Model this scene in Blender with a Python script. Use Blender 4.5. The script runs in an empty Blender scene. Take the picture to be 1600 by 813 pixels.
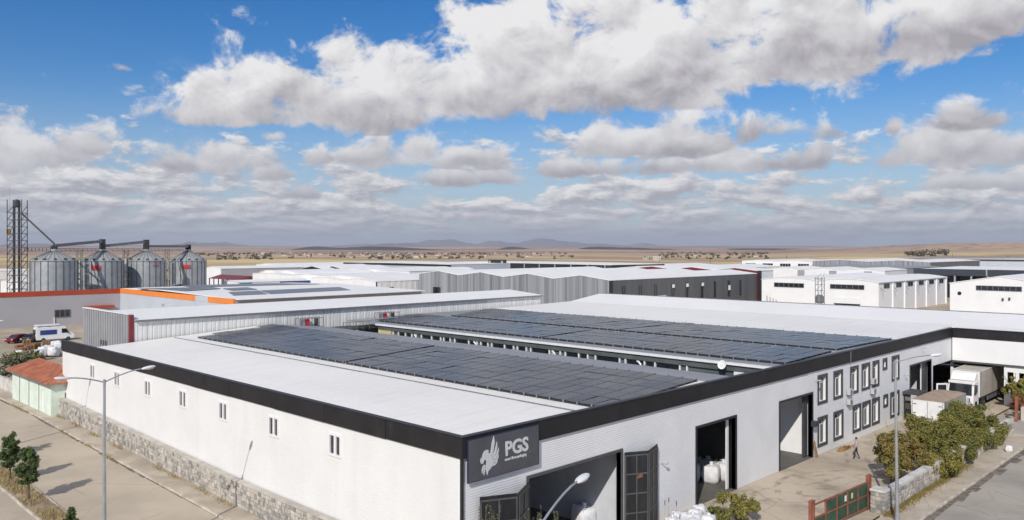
import bpy, bmesh, math, random
from mathutils import Vector, Matrix
from math import radians, sin, cos, pi, atan, atan2, hypot, exp
random.seed(7)
S = bpy.context.scene
COL = S.collection

# ------------------------------------------------------------------ camera
# world axes: +x runs along the factory's door front, +y along its long white side, origin at their corner
F, CX, CY, H = 1272.0, 800.0, 387.0, 17.0
RX, RY = (.7007, .7134), (-.7134, .7007)          # world x / y axes seen as (right, forward)
CAM = (-26.012, -28.885)
cam_d = bpy.data.cameras.new('camera')
cam = bpy.data.objects.new('camera', cam_d); COL.objects.link(cam)
cam.location = (CAM[0], CAM[1], H)
cam.rotation_euler = (radians(90), 0, atan2(.7007, .7134) - radians(90))
cam_d.sensor_width = 36; cam_d.lens = 36 * F / 1600; cam_d.shift_y = -19.5 / 1600
cam_d.clip_start = .5; cam_d.clip_end = 120000
S.camera = cam

def ray(px, py):
    a = (px - CX) / F; b = (CY - py) / F
    return (a * RX[0] + RX[1], a * RY[0] + RY[1], b)
def atz(px, py, z=0):
    d = ray(px, py); t = (z - H) / d[2]
    return (CAM[0] + t * d[0], CAM[1] + t * d[1], z)
def atd(px, py, t):
    d = ray(px, py)
    return (CAM[0] + t * d[0], CAM[1] + t * d[1], H + t * d[2])
def aty(px, py, y):
    d = ray(px, py); t = (y - CAM[1]) / d[1]
    return (CAM[0] + t * d[0], y, H + t * d[2])
def atx(px, py, x):
    d = ray(px, py); t = (x - CAM[0]) / d[0]
    return (x, CAM[1] + t * d[1], H + t * d[2])

# ------------------------------------------------------------------ sun, sky
SUNV = Vector((8.2, 4.1, -6.4)).normalized()       # direction the light travels
sun_d = bpy.data.lights.new('sun', 'SUN'); sun_d.energy = 3.75; sun_d.angle = radians(.55); sun_d.color = (1, .945, .87)
sun = bpy.data.objects.new('sun', sun_d); COL.objects.link(sun)
sun.rotation_euler = SUNV.to_track_quat('-Z', 'Y').to_euler()
sun.location = (0, 0, 60)

W = bpy.data.worlds.new('World'); S.world = W; W.use_nodes = True
NT = W.node_tree; NT.nodes.clear()
class G:
    """tiny shader-math helper"""
    def __init__(s, nt): s.nt = nt
    def new(s, t, **k):
        n = s.nt.nodes.new(t)
        for a, b in k.items(): setattr(n, a, b)
        return n
    def link(s, a, b): s.nt.links.new(a, b)
    def put(s, sock, v):
        if isinstance(v, bpy.types.NodeSocket): s.link(v, sock)
        else: sock.default_value = v
    def m(s, op, *a, clamp=False):
        n = s.new('ShaderNodeMath', operation=op, use_clamp=clamp)
        for i, v in enumerate(a): s.put(n.inputs[i], v)
        return n.outputs[0]
    def v(s, op, *a):
        n = s.new('ShaderNodeVectorMath', operation=op)
        for i, v in enumerate(a): s.put(n.inputs[i], v)
        return n.outputs['Value'] if op in ('DOT_PRODUCT', 'LENGTH') else n.outputs[0]
    def xyz(s, x, y, z):
        n = s.new('ShaderNodeCombineXYZ')
        for i, v in enumerate((x, y, z)): s.put(n.inputs[i], v)
        return n.outputs[0]
    def noise(s, vec, scale, detail=6, rough=.55, lac=2.0, dist=0):
        n = s.new('ShaderNodeTexNoise'); s.put(n.inputs['Vector'], vec)
        n.inputs['Scale'].default_value = scale; n.inputs['Detail'].default_value = detail
        n.inputs['Roughness'].default_value = rough; n.inputs['Lacunarity'].default_value = lac
        n.inputs['Distortion'].default_value = dist
        return n.outputs[0]
    def ramp(s, x, a, b, c=0., d=1., smooth=True):
        n = s.new('ShaderNodeMapRange', interpolation_type='SMOOTHSTEP' if smooth else 'LINEAR', clamp=True)
        for i, v in enumerate((x, a, b, c, d)): s.put(n.inputs[i], v)
        return n.outputs[0]
    def mix(s, f, a, b, mode='MIX'):
        n = s.new('ShaderNodeMix', data_type='RGBA', blend_type=mode)
        s.put(n.inputs[0], f); s.put(n.inputs[6], a if isinstance(a, bpy.types.NodeSocket) else (*a, 1)[:4])
        s.put(n.inputs[7], b if isinstance(b, bpy.types.NodeSocket) else (*b, 1)[:4])
        return n.outputs[2]
    def mixf(s, f, a, b):
        n = s.new('ShaderNodeMix', data_type='FLOAT')
        s.put(n.inputs[0], f); s.put(n.inputs[2], a); s.put(n.inputs[3], b)
        return n.outputs[0]

def build_sky():
    g = G(NT)
    BG = .1
    tc = g.new('ShaderNodeTexCoord').outputs['Generated']
    sky = g.new('ShaderNodeTexSky', sky_type='NISHITA', sun_disc=False)
    sky.sun_elevation = math.asin(-SUNV.z); sky.sun_rotation = atan2(-SUNV.x, -SUNV.y)
    sky.altitude = 1100; sky.air_density = 1.0; sky.dust_density = .6; sky.ozone_density = 2.2
    hs = g.new('ShaderNodeHueSaturation'); hs.inputs['Hue'].default_value = .508; hs.inputs['Saturation'].default_value = SKY_SAT; hs.inputs['Value'].default_value = SKY_VAL
    g.link(sky.outputs[0], hs.inputs['Color'])
    skyc = hs.outputs[0]
    sep = g.new('ShaderNodeSeparateXYZ'); g.link(tc, sep.inputs[0]); x, y, z = sep.outputs
    r = g.v('DOT_PRODUCT', tc, (.7007, -.7134, 0)); f = g.v('DOT_PRODUCT', tc, (.7134, .7007, 0))
    hz = g.m('SQRT', g.m('ADD', g.m('MULTIPLY', r, r), g.m('MULTIPLY', f, f)))
    az = g.m('MULTIPLY', g.m('ARCTAN2', r, f), 12.72)           # azimuth / elevation, 1 unit ~ 4.5 degrees
    el = g.m('MULTIPLY', g.m('ARCTAN2', z, hz), 12.72)
    inv = g.m('DIVIDE', 12.72, g.m('MAXIMUM', hz, .02))
    rx, fx = g.m('MULTIPLY', r, inv), g.m('MULTIPLY', f, inv)
    # coordinates on a cylinder (no seam), units as above
    q = g.xyz(rx, fx, g.m('MULTIPLY', el, 1.25))
    qo = g.v('ADD', q, (-.09, -.03, .17))                        # towards the light
    n1 = g.noise(q, 1.25, 7, .60, 2.1, .3); n2 = g.noise(qo, 1.25, 5, .60, 2.1, .3)
    big = g.noise(g.v('ADD', q, (3.1, 7.7, 1.3)), .30, 1, .5)
    # coarse relief of the same field, for large soft shading
    s1 = g.noise(q, .9, 2, .5); s2 = g.noise(g.v('ADD', q, (-.3, -.1, .5)), .9, 2, .5)
    wa = g.m('MULTIPLY_ADD', g.m('SUBTRACT', g.noise(g.v('ADD', q, (9, 2, 5)), .8, 2, .5), .5), 1.8, az)
    p = g.xyz(wa, el, 0.)
    cur, hg = None, None
    for (px, by, rx_, h, rb, w) in CLOUDS:
        a = atan((px - CX) / F); e = atan((CY - by) / F * cos(a))
        k = 12.72
        d = g.v('SUBTRACT', p, (a * k, e * k, 0))
        sp = g.new('ShaderNodeSeparateXYZ'); g.link(d, sp.inputs[0])
        X = g.m('MULTIPLY', sp.outputs[0], 100 / (rx_ * cos(a) ** 1))
        up = g.m('MULTIPLY', sp.outputs[1], 100 / h)
        Y = g.m('MAXIMUM', up, g.m('MULTIPLY', sp.outputs[1], -100 / rb))
        D = g.m('SUBTRACT', w, g.m('SQRT', g.m('ADD', g.m('MULTIPLY', X, X), g.m('MULTIPLY', Y, Y))))
        if cur is None: cur, hg = D, up
        else:
            gt = g.m('GREATER_THAN', D, cur)
            hg = g.mixf(g.ramp(g.m('SUBTRACT', D, cur), -.25, .25), hg, up)
            cur = g.m('MAXIMUM', cur, D)
    near = g.m('ADD', g.m('MINIMUM', cur, .75), g.m('MULTIPLY', g.m('SUBTRACT', n1, .5), 3.1))
    # clouds of the rest of the sky (same kind, outside the directions listed above)
    far_az = g.ramp(g.m('ABSOLUTE', az), 8.2, 9.5)
    far_el = g.ramp(el, 4.3, 5.2)
    outside = g.m('MAXIMUM', far_az, far_el)
    gen = g.m('ADD', g.m('MULTIPLY', g.m('SUBTRACT', big, .475), 5.0), g.m('MULTIPLY', g.m('SUBTRACT', n1, .5), 1.5))
    gen = g.m('ADD', gen, g.m('MULTIPLY', g.m('SUBTRACT', outside, 1.), 6.))
    gen = g.m('ADD', gen, g.m('MULTIPLY', g.ramp(el, 0.3, 2.0), -.15))
    near2 = g.m('MAXIMUM', near, gen)
    hg = g.mixf(g.m('GREATER_THAN', gen, near), hg, g.m('MULTIPLY_ADD', g.m('SUBTRACT', s1, s2), 3., .45))
    a1 = g.ramp(near2, -.06, .50)
    rel = g.m('SUBTRACT', n1, n2); relc = g.m('SUBTRACT', s1, s2)
    lit = g.m('ADD', g.ramp(hg, -.28, .62, .0, .66), g.m('ADD', g.m('MULTIPLY', rel, 1.5), g.m('MULTIPLY', relc, 1.5)))
    lit = g.m('ADD', lit, .30)
    thin = g.ramp(near2, .0, .75)                               # thick middles a little greyer than the edges
    lit = g.m('SUBTRACT', lit, g.m('MULTIPLY', thin, .06), clamp=True)
    k = 1 / BG
    c1 = g.mix(lit, (.385 * k, .365 * k, .40 * k), (.86 * k, .855 * k, .86 * k))
    # low bank: rows of small flat clouds, thickening to the horizon
    ql = g.xyz(rx, fx, g.m('MULTIPLY', g.m('POWER', g.m('MAXIMUM', el, .02), .66), 4.4))
    l1 = g.noise(ql, 1.05, 7, .6, 2.1, .2); l2 = g.noise(g.v('ADD', ql, (-.07, -.02, .26)), 1.05, 5, .6, 2.1, .2)
    th = g.ramp(el, .5, 2.1, .37, .60, smooth=False)
    DL = g.m('SUBTRACT', l1, th)
    a2 = g.m('MULTIPLY', g.ramp(DL, -.015, .10), g.ramp(el, 2.8, 1.6))
    litl = g.m('MULTIPLY_ADD', g.m('SUBTRACT', l1, l2), 4.4, .40, clamp=True)
    c2 = g.mix(litl, (.43 * k, .435 * k, .485 * k), (.86 * k, .85 * k, .85 * k))
    c2 = g.mix(g.ramp(el, .75, .05, 0, .7), c2, (.425 * k, .44 * k, .505 * k))   # far cloud fading into the murk
    # pale air low down
    skyc = g.mix(g.ramp(el, 2.6, -.1, 0, .75), skyc, (.40 * k, .47 * k, .60 * k))
    c = g.mix(a2, skyc, c2)
    hz_f = g.ramp(el, 2.4, .2, 0, .55)
    c1 = g.mix(hz_f, c1, (.40 * k, .415 * k, .475 * k))
    c = g.mix(a1, c, c1)
    bg = g.new('ShaderNodeBackground'); bg.inputs['Strength'].default_value = BG
    g.link(c, bg.inputs['Color'])
    out = g.new('ShaderNodeOutputWorld'); g.link(bg.outputs[0], out.inputs[0])
    W.cycles.sampling_method = 'MANUAL'; W.cycles.sample_map_resolution = 512
SKY_SAT, SKY_VAL = 1.45, 1.0
CLOUDS = [  # centre px, base py, half width, height, depth below base, weight  (directions as seen from the place)
 (345,178,89.3,56.4,16.2,1.38), (440,178,112.8,89.3,19.8,1.38), (560,172,122.2,86.48,27,1.38), (690,150,122.2,70.5,32.4,1.38), (800,130,103.4,108.1,30.6,1.38),
 (905,135,131.6,122.2,27,1.38), (1020,128,141,141,36,1.38), (1150,108,141,122.2,36,1.38), (1270,85,131.6,103.4,41.4,1.38), (1400,62,122.2,75.2,32.4,1.38), (1510,38,89.3,42.3,23.4,1.38),
 (60,238,98,46,18,.95), (140,232,52,40,14,.9), (-60,240,90,50,24,1),
 (330,250,100,46,18,.92), (285,258,62,28,12,.9), (425,212,55,22,14,.75), (395,272,55,22,12,.75),
 (585,248,105,32,18,1), (645,236,62,44,16,1), (745,248,75,32,20,1),
 (985,232,88,44,18,1), (1065,230,85,62,18,1), (1178,208,60,50,22,.85),
 (1165,258,80,28,12,1), (1240,255,55,26,12,1),
 (1460,244,115,44,16,1), (1570,240,110,52,18,1), (1545,190,95,46,22,.8), (1385,204,55,34,18,.6), (1680,235,110,60,20,1),
 (645,62,75,45,25,.42), (712,40,60,32,20,.40), (155,103,50,20,12,.30), (1548,84,75,28,18,.42), (1612,55,45,50,30,.7), (1270,205,55,40,30,.34),
 (470,305,46,18,9,.95), (1485,290,75,20,9,.95), (1600,292,55,22,10,.95), (735,282,130,22,10,.9), (905,268,110,26,10,.95), (1010,262,70,20,9,.9), (190,285,50,16,10,.45)]
build_sky()
vs = S.view_settings
vs.view_transform = 'Standard'; vs.look = 'None'; vs.exposure = 0.0; vs.gamma = 1; vs.use_curve_mapping = False
S.render.engine = 'CYCLES'
S.cycles.use_denoising = True
S.cycles.max_bounces = 6; S.cycles.diffuse_bounces = 3; S.cycles.glossy_bounces = 3; S.cycles.transmission_bounces = 4
S.cycles.volume_bounces = 0; S.cycles.transparent_max_bounces = 6
S.cycles.sample_clamp_indirect = 4; S.cycles.caustics_reflective = False; S.cycles.caustics_refractive = False

# ------------------------------------------------------------------ helpers
class MB:
    """collects faces, builds one mesh object"""
    def __init__(s): s.v = []; s.f = []; s.mi = []; s.cm = 0
    def poly(s, pts):
        n = len(s.v); s.v += [tuple(p) for p in pts]; s.f.append(tuple(range(n, n + len(pts)))); s.mi.append(s.cm); return s
    def hexa(s, p):                                   # 4 bottom + 4 top points
        n = len(s.v); s.v += [tuple(q) for q in p]
        for f in ((3, 2, 1, 0), (4, 5, 6, 7), (0, 1, 5, 4), (1, 2, 6, 5), (2, 3, 7, 6), (3, 0, 4, 7)):
            s.f.append(tuple(n + i for i in f)); s.mi.append(s.cm)
        return s
    def box(s, x0, y0, z0, x1, y1, z1):
        x0, x1 = min(x0, x1), max(x0, x1); y0, y1 = min(y0, y1), max(y0, y1); z0, z1 = min(z0, z1), max(z0, z1)
        return s.hexa([(x0, y0, z0), (x1, y0, z0), (x1, y1, z0), (x0, y1, z0), (x0, y0, z1), (x1, y0, z1), (x1, y1, z1), (x0, y1, z1)])
    def bbox(s, x0, y0, z0, x1, y1, z1, b):           # box with chamfered edges
        bm = bmesh.new()
        bmesh.ops.create_cube(bm, size=1)
        for v in bm.verts:
            v.co = Vector(((x0 + x1) / 2 + v.co.x * (x1 - x0), (y0 + y1) / 2 + v.co.y * (y1 - y0), (z0 + z1) / 2 + v.co.z * (z1 - z0)))
        bmesh.ops.bevel(bm, geom=bm.edges[:], offset=b, segments=2, affect='EDGES', profile=.6)
        return s.bm(bm)
    def bm(s, bm, M=None):
        n = len(s.v)
        bm.verts.index_update()
        for v in bm.verts: s.v.append(tuple(M @ v.co if M else v.co))
        for f in bm.faces: s.f.append(tuple(n + v.index for v in f.verts)); s.mi.append(s.cm)
        bm.free(); return s
    def prism(s, poly, d):                            # polygon (3D points) swept by vector d
        n = len(s.v); k = len(poly); d = Vector(d)
        s.v += [tuple(p) for p in poly] + [tuple(Vector(p) + d) for p in poly]
        s.f.append(tuple(range(n + k - 1, n - 1, -1))); s.f.append(tuple(range(n + k, n + 2 * k))); s.mi += [s.cm] * 2
        for i in range(k):
            j = (i + 1) % k; s.f.append((n + i, n + j, n + k + j, n + k + i)); s.mi.append(s.cm)
        return s
    def cyl(s, p0, p1, r0, r1=None, n=10, cap=True):
        r1 = r0 if r1 is None else r1
        p0, p1 = Vector(p0), Vector(p1); d = (p1 - p0).normalized()
        u = d.orthogonal().normalized(); w = d.cross(u); b = len(s.v)
        for p, r in ((p0, r0), (p1, r1)):
            for i in range(n):
                a = 2 * pi * i / n; s.v.append(tuple(p + u * cos(a) * r + w * sin(a) * r))
        for i in range(n):
            j = (i + 1) % n; s.f.append((b + i, b + j, b + n + j, b + n + i)); s.mi.append(s.cm)
        if cap:
            s.f.append(tuple(b + i for i in range(n - 1, -1, -1))); s.f.append(tuple(b + n + i for i in range(n))); s.mi += [s.cm] * 2
        return s
    def path(s, pts, r, n=8):
        for a, b in zip(pts[:-1], pts[1:]): s.cyl(a, b, r, r, n)
        return s
    def lathe(s, c, prof, n=24, axis='Z'):            # profile [(r, z)]
        b = len(s.v)
        for r, z in prof:
            for i in range(n):
                a = 2 * pi * i / n
                p = (r * cos(a), r * sin(a), z)
                if axis == 'X': p = (p[2], p[0], p[1])
                if axis == 'Y': p = (p[0], p[2], p[1])
                s.v.append((c[0] + p[0], c[1] + p[1], c[2] + p[2]))
        for k in range(len(prof) - 1):
            for i in range(n):
                j = (i + 1) % n
                s.f.append((b + k * n + i, b + k * n + j, b + (k + 1) * n + j, b + (k + 1) * n + i)); s.mi.append(s.cm)
        s.f.append(tuple(b + i for i in range(n - 1, -1, -1))); s.f.append(tuple(b + (len(prof) - 1) * n + i for i in range(n))); s.mi += [s.cm] * 2
        return s
    def ell(s, c, r, seg=12, rings=8, M=None, jit=0):
        bm = bmesh.new(); bmesh.ops.create_uvsphere(bm, u_segments=seg, v_segments=rings, radius=1)
        for v in bm.verts:
            k = 1 + random.uniform(-jit, jit)
            p = Vector((v.co.x * r[0] * k, v.co.y * r[1] * k, v.co.z * r[2] * k))
            if M: p = M @ p
            v.co = p + Vector(c)
        return s.bm(bm)
    def build(s, name, mats, parent=None, smooth=False, loc=None, rz=0):
        me = bpy.data.meshes.new(name); me.from_pydata(s.v, [], s.f)
        if not isinstance(mats, (list, tuple)): mats = [mats]
        for m in mats: me.materials.append(m)
        if len(mats) > 1: me.polygons.foreach_set('material_index', s.mi)
        if smooth: me.polygons.foreach_set('use_smooth', [True] * len(me.polygons))
        me.update()
        return add(name, me, parent, loc, rz)
def add(name, me, parent=None, loc=None, rz=0):
    o = bpy.data.objects.new(name, me); COL.objects.link(o)
    if parent: o.parent = parent
    if loc: o.location = loc
    if rz: o.rotation_euler.z = rz
    return o
def tag(o, label, cat, group=None, kind=None):
    if label: o['label'] = label
    if cat: o['category'] = cat
    if group: o['group'] = group
    if kind: o['kind'] = kind
    return o
def thing(name, label, cat, loc=(0, 0, 0), rz=0, group=None):
    o = bpy.data.objects.new(name, None); COL.objects.link(o); o.location = loc; o.rotation_euler.z = rz
    o.empty_display_size = .5
    return tag(o, label, cat, group)
def struct(o): o['kind'] = 'structure'; return o
def copy_tree(o, parent=None):
    c = o.copy(); COL.objects.link(c); c.parent = parent
    for ch in o.children: copy_tree(ch, c)
    return c
def smooth_angle(o, deg=35):
    me = o.data; me.polygons.foreach_set('use_smooth', [True] * len(me.polygons))
    try: me.set_sharp_from_angle(angle=radians(deg))
    except Exception: pass
    return o

# ------------------------------------------------------------------ materials
CRACK = {'old concrete road': (.16, .22), 'patched asphalt road': (.22, .42), 'dusty yard concrete': (.17, .28), 'pavement': (.5, .5)}
def mat(name, col, rough=.6, metal=0., var=.08, scale=1.5, bump=0., bscale=30., stretch=(1, 1, 1), spec=.5, wear=None, coord='pos', hue=None, ribs=None, trans=0.):
    """procedural principled material: base colour with noise variation, optional dirt colour, bump, fine ribs"""
    m = bpy.data.materials.new(name); m.use_nodes = True; nt = m.node_tree; g = G(nt)
    b = nt.nodes['Principled BSDF']
    P = g.new('ShaderNodeNewGeometry').outputs['Position'] if coord == 'pos' else g.new('ShaderNodeTexCoord').outputs['Object']
    V = g.v('MULTIPLY', P, stretch)
    n = g.noise(V, scale, 5, .6)
    dark = tuple(c * (1 - var * 2) for c in col); lite = tuple(min(1, c * (1 + var * 1.2)) for c in col)
    c = g.mix(g.ramp(n, .3, .7), dark, lite)
    if hue:                                            # second colour in patches
        c = g.mix(g.m('MULTIPLY', g.ramp(g.noise(V, hue[1], 4, .6), hue[2], hue[3]), hue[4]), c, hue[0])
    if wear:                                           # (colour, scale, low, high, amount, stretch)
        wv = g.v('MULTIPLY', P, wear[5]) if len(wear) > 5 else P
        c = g.mix(g.m('MULTIPLY', g.ramp(g.noise(wv, wear[1], 6, .65), wear[2], wear[3]), wear[4]), c, wear[0])
    if name in CRACK:                                  # cracks and joints in the paving
        vo = g.new('ShaderNodeTexVoronoi', feature='DISTANCE_TO_EDGE'); vo.inputs['Scale'].default_value = CRACK[name][0]
        wv = g.v('ADD', P, g.v('SCALE', g.xyz(g.noise(P, .6, 4, .6), g.noise(g.v('ADD', P, (7, 3, 1)), .6, 4, .6), 0.)))
        g.link(wv, vo.inputs['Vector'])
        cr = g.m('MULTIPLY', g.ramp(vo.outputs['Distance'], .012, .003), g.ramp(g.noise(P, .12, 2, .5), .42, .58))
        c = g.mix(g.m('MULTIPLY', cr, CRACK[name][1]), c, (.12, .10, .08))
    g.link(c, b.inputs['Base Color'])
    b.inputs['Roughness'].default_value = rough; b.inputs['Metallic'].default_value = metal
    b.inputs['Specular IOR Level'].default_value = spec
    hsum = None
    if bump: hsum = (g.noise(V, bscale, 4, .6), bump)
    if ribs:                                           # (axis, period m, strength)
        sp = g.new('ShaderNodeSeparateXYZ'); g.link(P, sp.inputs[0])
        a = g.m('SINE', g.m('MULTIPLY', sp.outputs['XYZ'.index(ribs[0])], 2 * pi / ribs[1]))
        hsum = (a, ribs[2])
    if hsum:
        bn = g.new('ShaderNodeBump'); bn.inputs['Strength'].default_value = hsum[1]; bn.inputs['Distance'].default_value = .02
        g.link(hsum[0], bn.inputs['Height']); g.link(bn.outputs[0], b.inputs['Normal'])
    if trans: b.inputs['Transmission Weight'].default_value = trans
    return m

M = {}
M['white_wall'] = mat('white wall cladding', (.78, .78, .765), .55, var=.02, scale=.35, ribs=('Z', .125, .10), wear=((.55, .53, .49), .55, .50, .85, .30, (1, 1, .14)))
M['front_wall'] = mat('front wall cladding', (.80, .81, .82), .55, var=.025, scale=.4, ribs=('Z', .125, .22), wear=((.55, .54, .52), .45, .55, .85, .3, (1, 1, .15)))
M['fascia'] = mat('charcoal fascia', (.022, .0205, .0215), .62, var=.12, scale=.5, wear=((.05, .046, .044), 1.2, .55, .8, .5, (1, 1, .3)), spec=.3)
M['trim'] = mat('dark trim', (.022, .023, .026), .45, var=.1)
M['roof'] = mat('white roof sheet', (.85, .83, .785), .55, var=.025, scale=.12, stretch=(1, .35, 1), wear=((.58, .55, .50), .35, .50, .85, .40, (.30, 2.6, 1)))
M['roof_b'] = mat('bright roof sheet', (.88, .865, .83), .5, var=.02, scale=.1)
M['grey_roof'] = mat('grey roof sheet', (.30, .31, .32), .55, var=.06, scale=.3, stretch=(1, .2, 1))
M['gutter'] = mat('white gutter', (.78, .78, .77), .4, var=.04)
M['dgreen'] = mat('dark green grey facade', (.10, .115, .115), .5, var=.1, scale=.6)
M['dglass'] = mat('dark glass', (.02, .024, .028), .08, var=.2, scale=2, spec=.7)
M['wglass'] = mat('window glass', (.035, .04, .05), .1, var=.2, scale=2, spec=.6)
M['surround'] = mat('window surround', (.065, .068, .075), .55, var=.08)
M['pvc'] = mat('white pvc', (.8, .8, .8), .35, var=.02)
M['inner'] = mat('inner wall paint', (.58, .60, .63), .7, var=.05, scale=.6)
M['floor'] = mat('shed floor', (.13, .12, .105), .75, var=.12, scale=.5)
M['leafdoor'] = mat('black door sheet', (.018, .020, .023), .42, var=.25, scale=1.2, stretch=(1, 1, .3))
M['doorframe'] = mat('grey door frame', (.085, .087, .092), .5, var=.1)
M['steel'] = mat('galvanised steel', (.46, .48, .50), .38, metal=.85, var=.12, scale=2.5)
M['lampgrey'] = mat('lamp post paint', (.42, .44, .46), .42, metal=.5, var=.08, scale=1.2)
M['lamphead'] = mat('lamp head', (.72, .73, .74), .35, var=.03)
M['lens'] = mat('lamp lens', (.5, .5, .48), .2, var=.03)
M['darkmetal'] = mat('dark metal', (.06, .062, .066), .5, metal=.3, var=.15)
M['midmetal'] = mat('grey metal', (.22, .225, .235), .5, metal=.3, var=.12)
M['asphalt'] = mat('old concrete road', (.50, .425, .325), .85, var=.07, scale=.16, bump=.12, bscale=14, wear=((.38, .325, .25), .5, .52, .8, .5, (1, .35, 1)), hue=((.56, .485, .385), .06, .45, .7, .5))
M['road_r'] = mat('patched asphalt road', (.39, .35, .295), .88, var=.09, scale=.2, bump=.15, bscale=16, wear=((.24, .215, .185), .8, .58, .75, .6), hue=((.45, .405, .34), .15, .45, .65, .6))
M['yard'] = mat('dusty yard concrete', (.48, .405, .31), .85, var=.09, scale=.25, bump=.12, bscale=12, wear=((.26, .21, .165), .34, .50, .72, .8, (1, .6, 1)), hue=((.58, .49, .37), .12, .4, .65, .7))
M['pave'] = mat('pavement', (.50, .43, .335), .85, var=.1, scale=.5, bump=.15, bscale=15, wear=((.36, .30, .22), .9, .5, .75, .5))
M['kerb'] = mat('kerb stone', (.55, .49, .40), .85, var=.14, scale=1.1, bump=.2, bscale=12)
M['gutter_dirt'] = mat('gutter dirt', (.19, .16, .125), .95, var=.25, scale=1.5, bump=.4, bscale=8)
M['earth'] = mat('median earth', (.30, .225, .15), .95, var=.2, scale=.9, bump=.5, bscale=6, hue=((.42, .33, .20), .6, .45, .6, .8))
M['drygrass'] = mat('dry grass', (.46, .36, .19), .9, var=.25, scale=2.5, hue=((.30, .24, .12), 1.5, .5, .65, .7))
M['stone'] = mat('wall stone', (.42, .39, .345), .85, var=.14, scale=1.4, bump=.3, bscale=9, hue=((.50, .455, .39), .9, .48, .56, .8))
M['stone2'] = mat('darker wall stone', (.30, .285, .265), .85, var=.16, scale=1.4, bump=.3, bscale=9)
M['stone3'] = mat('pale wall stone', (.53, .49, .43), .85, var=.14, scale=1.4, bump=.3, bscale=9)
M['mortar'] = mat('mortar', (.50, .46, .40), .9, var=.1, scale=1, bump=.3, bscale=10)
M['coping'] = mat('white coping', (.64, .62, .58), .7, var=.08, scale=1, wear=((.38, .35, .30), 1.1, .45, .65, .7))
M['tile'] = mat('terracotta tiles', (.42, .155, .085), .75, var=.16, scale=1.2, ribs=('Y', .3, .7), hue=((.30, .115, .07), .8, .5, .7, .6))
M['mint'] = mat('mint render', (.68, .78, .68), .7, var=.05, scale=.7, wear=((.66, .70, .58), .6, .5, .8, .6))
M['trunk'] = mat('bark', (.13, .095, .07), .9, var=.2, scale=5, bump=.5, bscale=18)
M['mullion'] = mat('grey sash', (.34, .35, .36), .5, var=.05)
M['red'] = mat('red paint', (.50, .03, .045), .5, var=.08)
M['rust'] = mat('red oxide paint', (.30, .098, .06), .65, var=.15, scale=2, hue=((.36, .16, .11), 1.5, .5, .7, .6))
M['gategreen'] = mat('gate green', (.030, .085, .05), .5, var=.18, scale=1.5)
M['orange'] = mat('orange band', (.82, .25, .045), .5, var=.04, scale=.4)
M['redorange'] = mat('red orange band', (.42, .062, .024), .5, var=.05, scale=.4)
M['bluegrey'] = mat('blue grey wall', (.50, .545, .60), .6, var=.03, scale=.2)
M['greywall'] = mat('grey wall', (.40, .40, .42), .6, var=.03, scale=.15)
M['rib_l'] = mat('light ribbed cladding', (.40, .41, .425), .45, metal=.25, var=.05, scale=.4)
M['rib_w'] = mat('pale ribbed cladding', (.78, .78, .765), .5, var=.08, scale=.9, stretch=(2.2, 1, .02))
M['rib_g'] = mat('grey ribbed cladding', (.33, .345, .37), .5, metal=.2, var=.20, scale=.9, stretch=(.02, 1, .01))
M['rib_d'] = mat('dark ribbed cladding', (.125, .128, .135), .5, metal=.1, var=.07, scale=.3, stretch=(1, 1, .02))
M['wht'] = mat('white render', (.80, .80, .80), .6, var=.02, scale=.3, wear=((.62, .60, .57), .5, .55, .85, .4, (1, 1, .25)))
M['maroon'] = mat('maroon fascia', (.19, .025, .03), .5, var=.08)
M['navy'] = mat('charcoal blue fascia', (.045, .052, .066), .5, var=.1)
M['teal'] = mat('teal panel', (.03, .30, .40), .5)
M['pvfar'] = mat('far solar panels', (.16, .165, .175), .35, var=.05, scale=.3)
M['bag'] = mat('white woven bag', (.74, .745, .76), .7, var=.08, scale=2, bump=.6, bscale=6, coord='obj')
M['bagblue'] = mat('bag strap', (.10, .14, .24), .7)
M['tyre'] = mat('tyre', (.018, .018, .018), .85)
M['truckwhite'] = mat('truck white', (.80, .80, .79), .32, var=.03, wear=((.5, .46, .4), 1.6, .5, .8, .35))
M['tarp'] = mat('beige tarpaulin', (.42, .38, .325), .75, var=.06, scale=1.2, bump=.25, bscale=2.5, wear=((.36, .32, .26), .8, .5, .75, .4))
M['tarp2'] = mat('brown tarpaulin', (.40, .30, .215), .8, var=.08, scale=1.2, bump=.25, bscale=2.5)
M['tarp3'] = mat('grey green tarpaulin', (.34, .345, .30), .75, var=.08, scale=1.2, bump=.25, bscale=2.5)
M['carred'] = mat('dark red paint', (.16, .012, .018), .25, var=.05)
M['carblack'] = mat('black paint', (.016, .017, .02), .22, var=.05)
M['vanwhite'] = mat('van paint', (.78, .79, .80), .3, var=.02)
M['vanblue'] = mat('blue side panel', (.025, .055, .22), .4)
M['wood'] = mat('pallet wood', (.40, .215, .10), .8, var=.2, scale=3)
M['shaded_inner'] = mat('inner wall darkened for shade', (.10, .10, .105), .8, var=.08)  # darker copy of the inner paint; shade inside the shed painted in
M['lit_inner'] = mat('inner paint brightened for daylight', (.84, .84, .84), .7, var=.03, scale=.6)  # brighter copy of the inner paint; daylight in the third bay painted in
M['ac'] = mat('air conditioner', (.50, .50, .49), .5, var=.04)
M['skin'] = mat('skin', (.36, .20, .135), .6, var=.04)
M['shirt'] = mat('grey shirt', (.43, .43, .46), .8, var=.06, scale=6)
M['trouser'] = mat('dark trousers', (.025, .028, .04), .8, var=.1, scale=6)
M['hair'] = mat('dark hair', (.012, .010, .009), .7)
M['shoe'] = mat('shoes', (.02, .018, .017), .6)
M['signbd'] = mat('sign board', (.085, .090, .100), .38, var=.12, scale=.6, hue=((.085, .095, .125), .35, .45, .7, .7))
M['signtx'] = mat('sign lettering', (.62, .63, .66), .5, var=.02)
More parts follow.
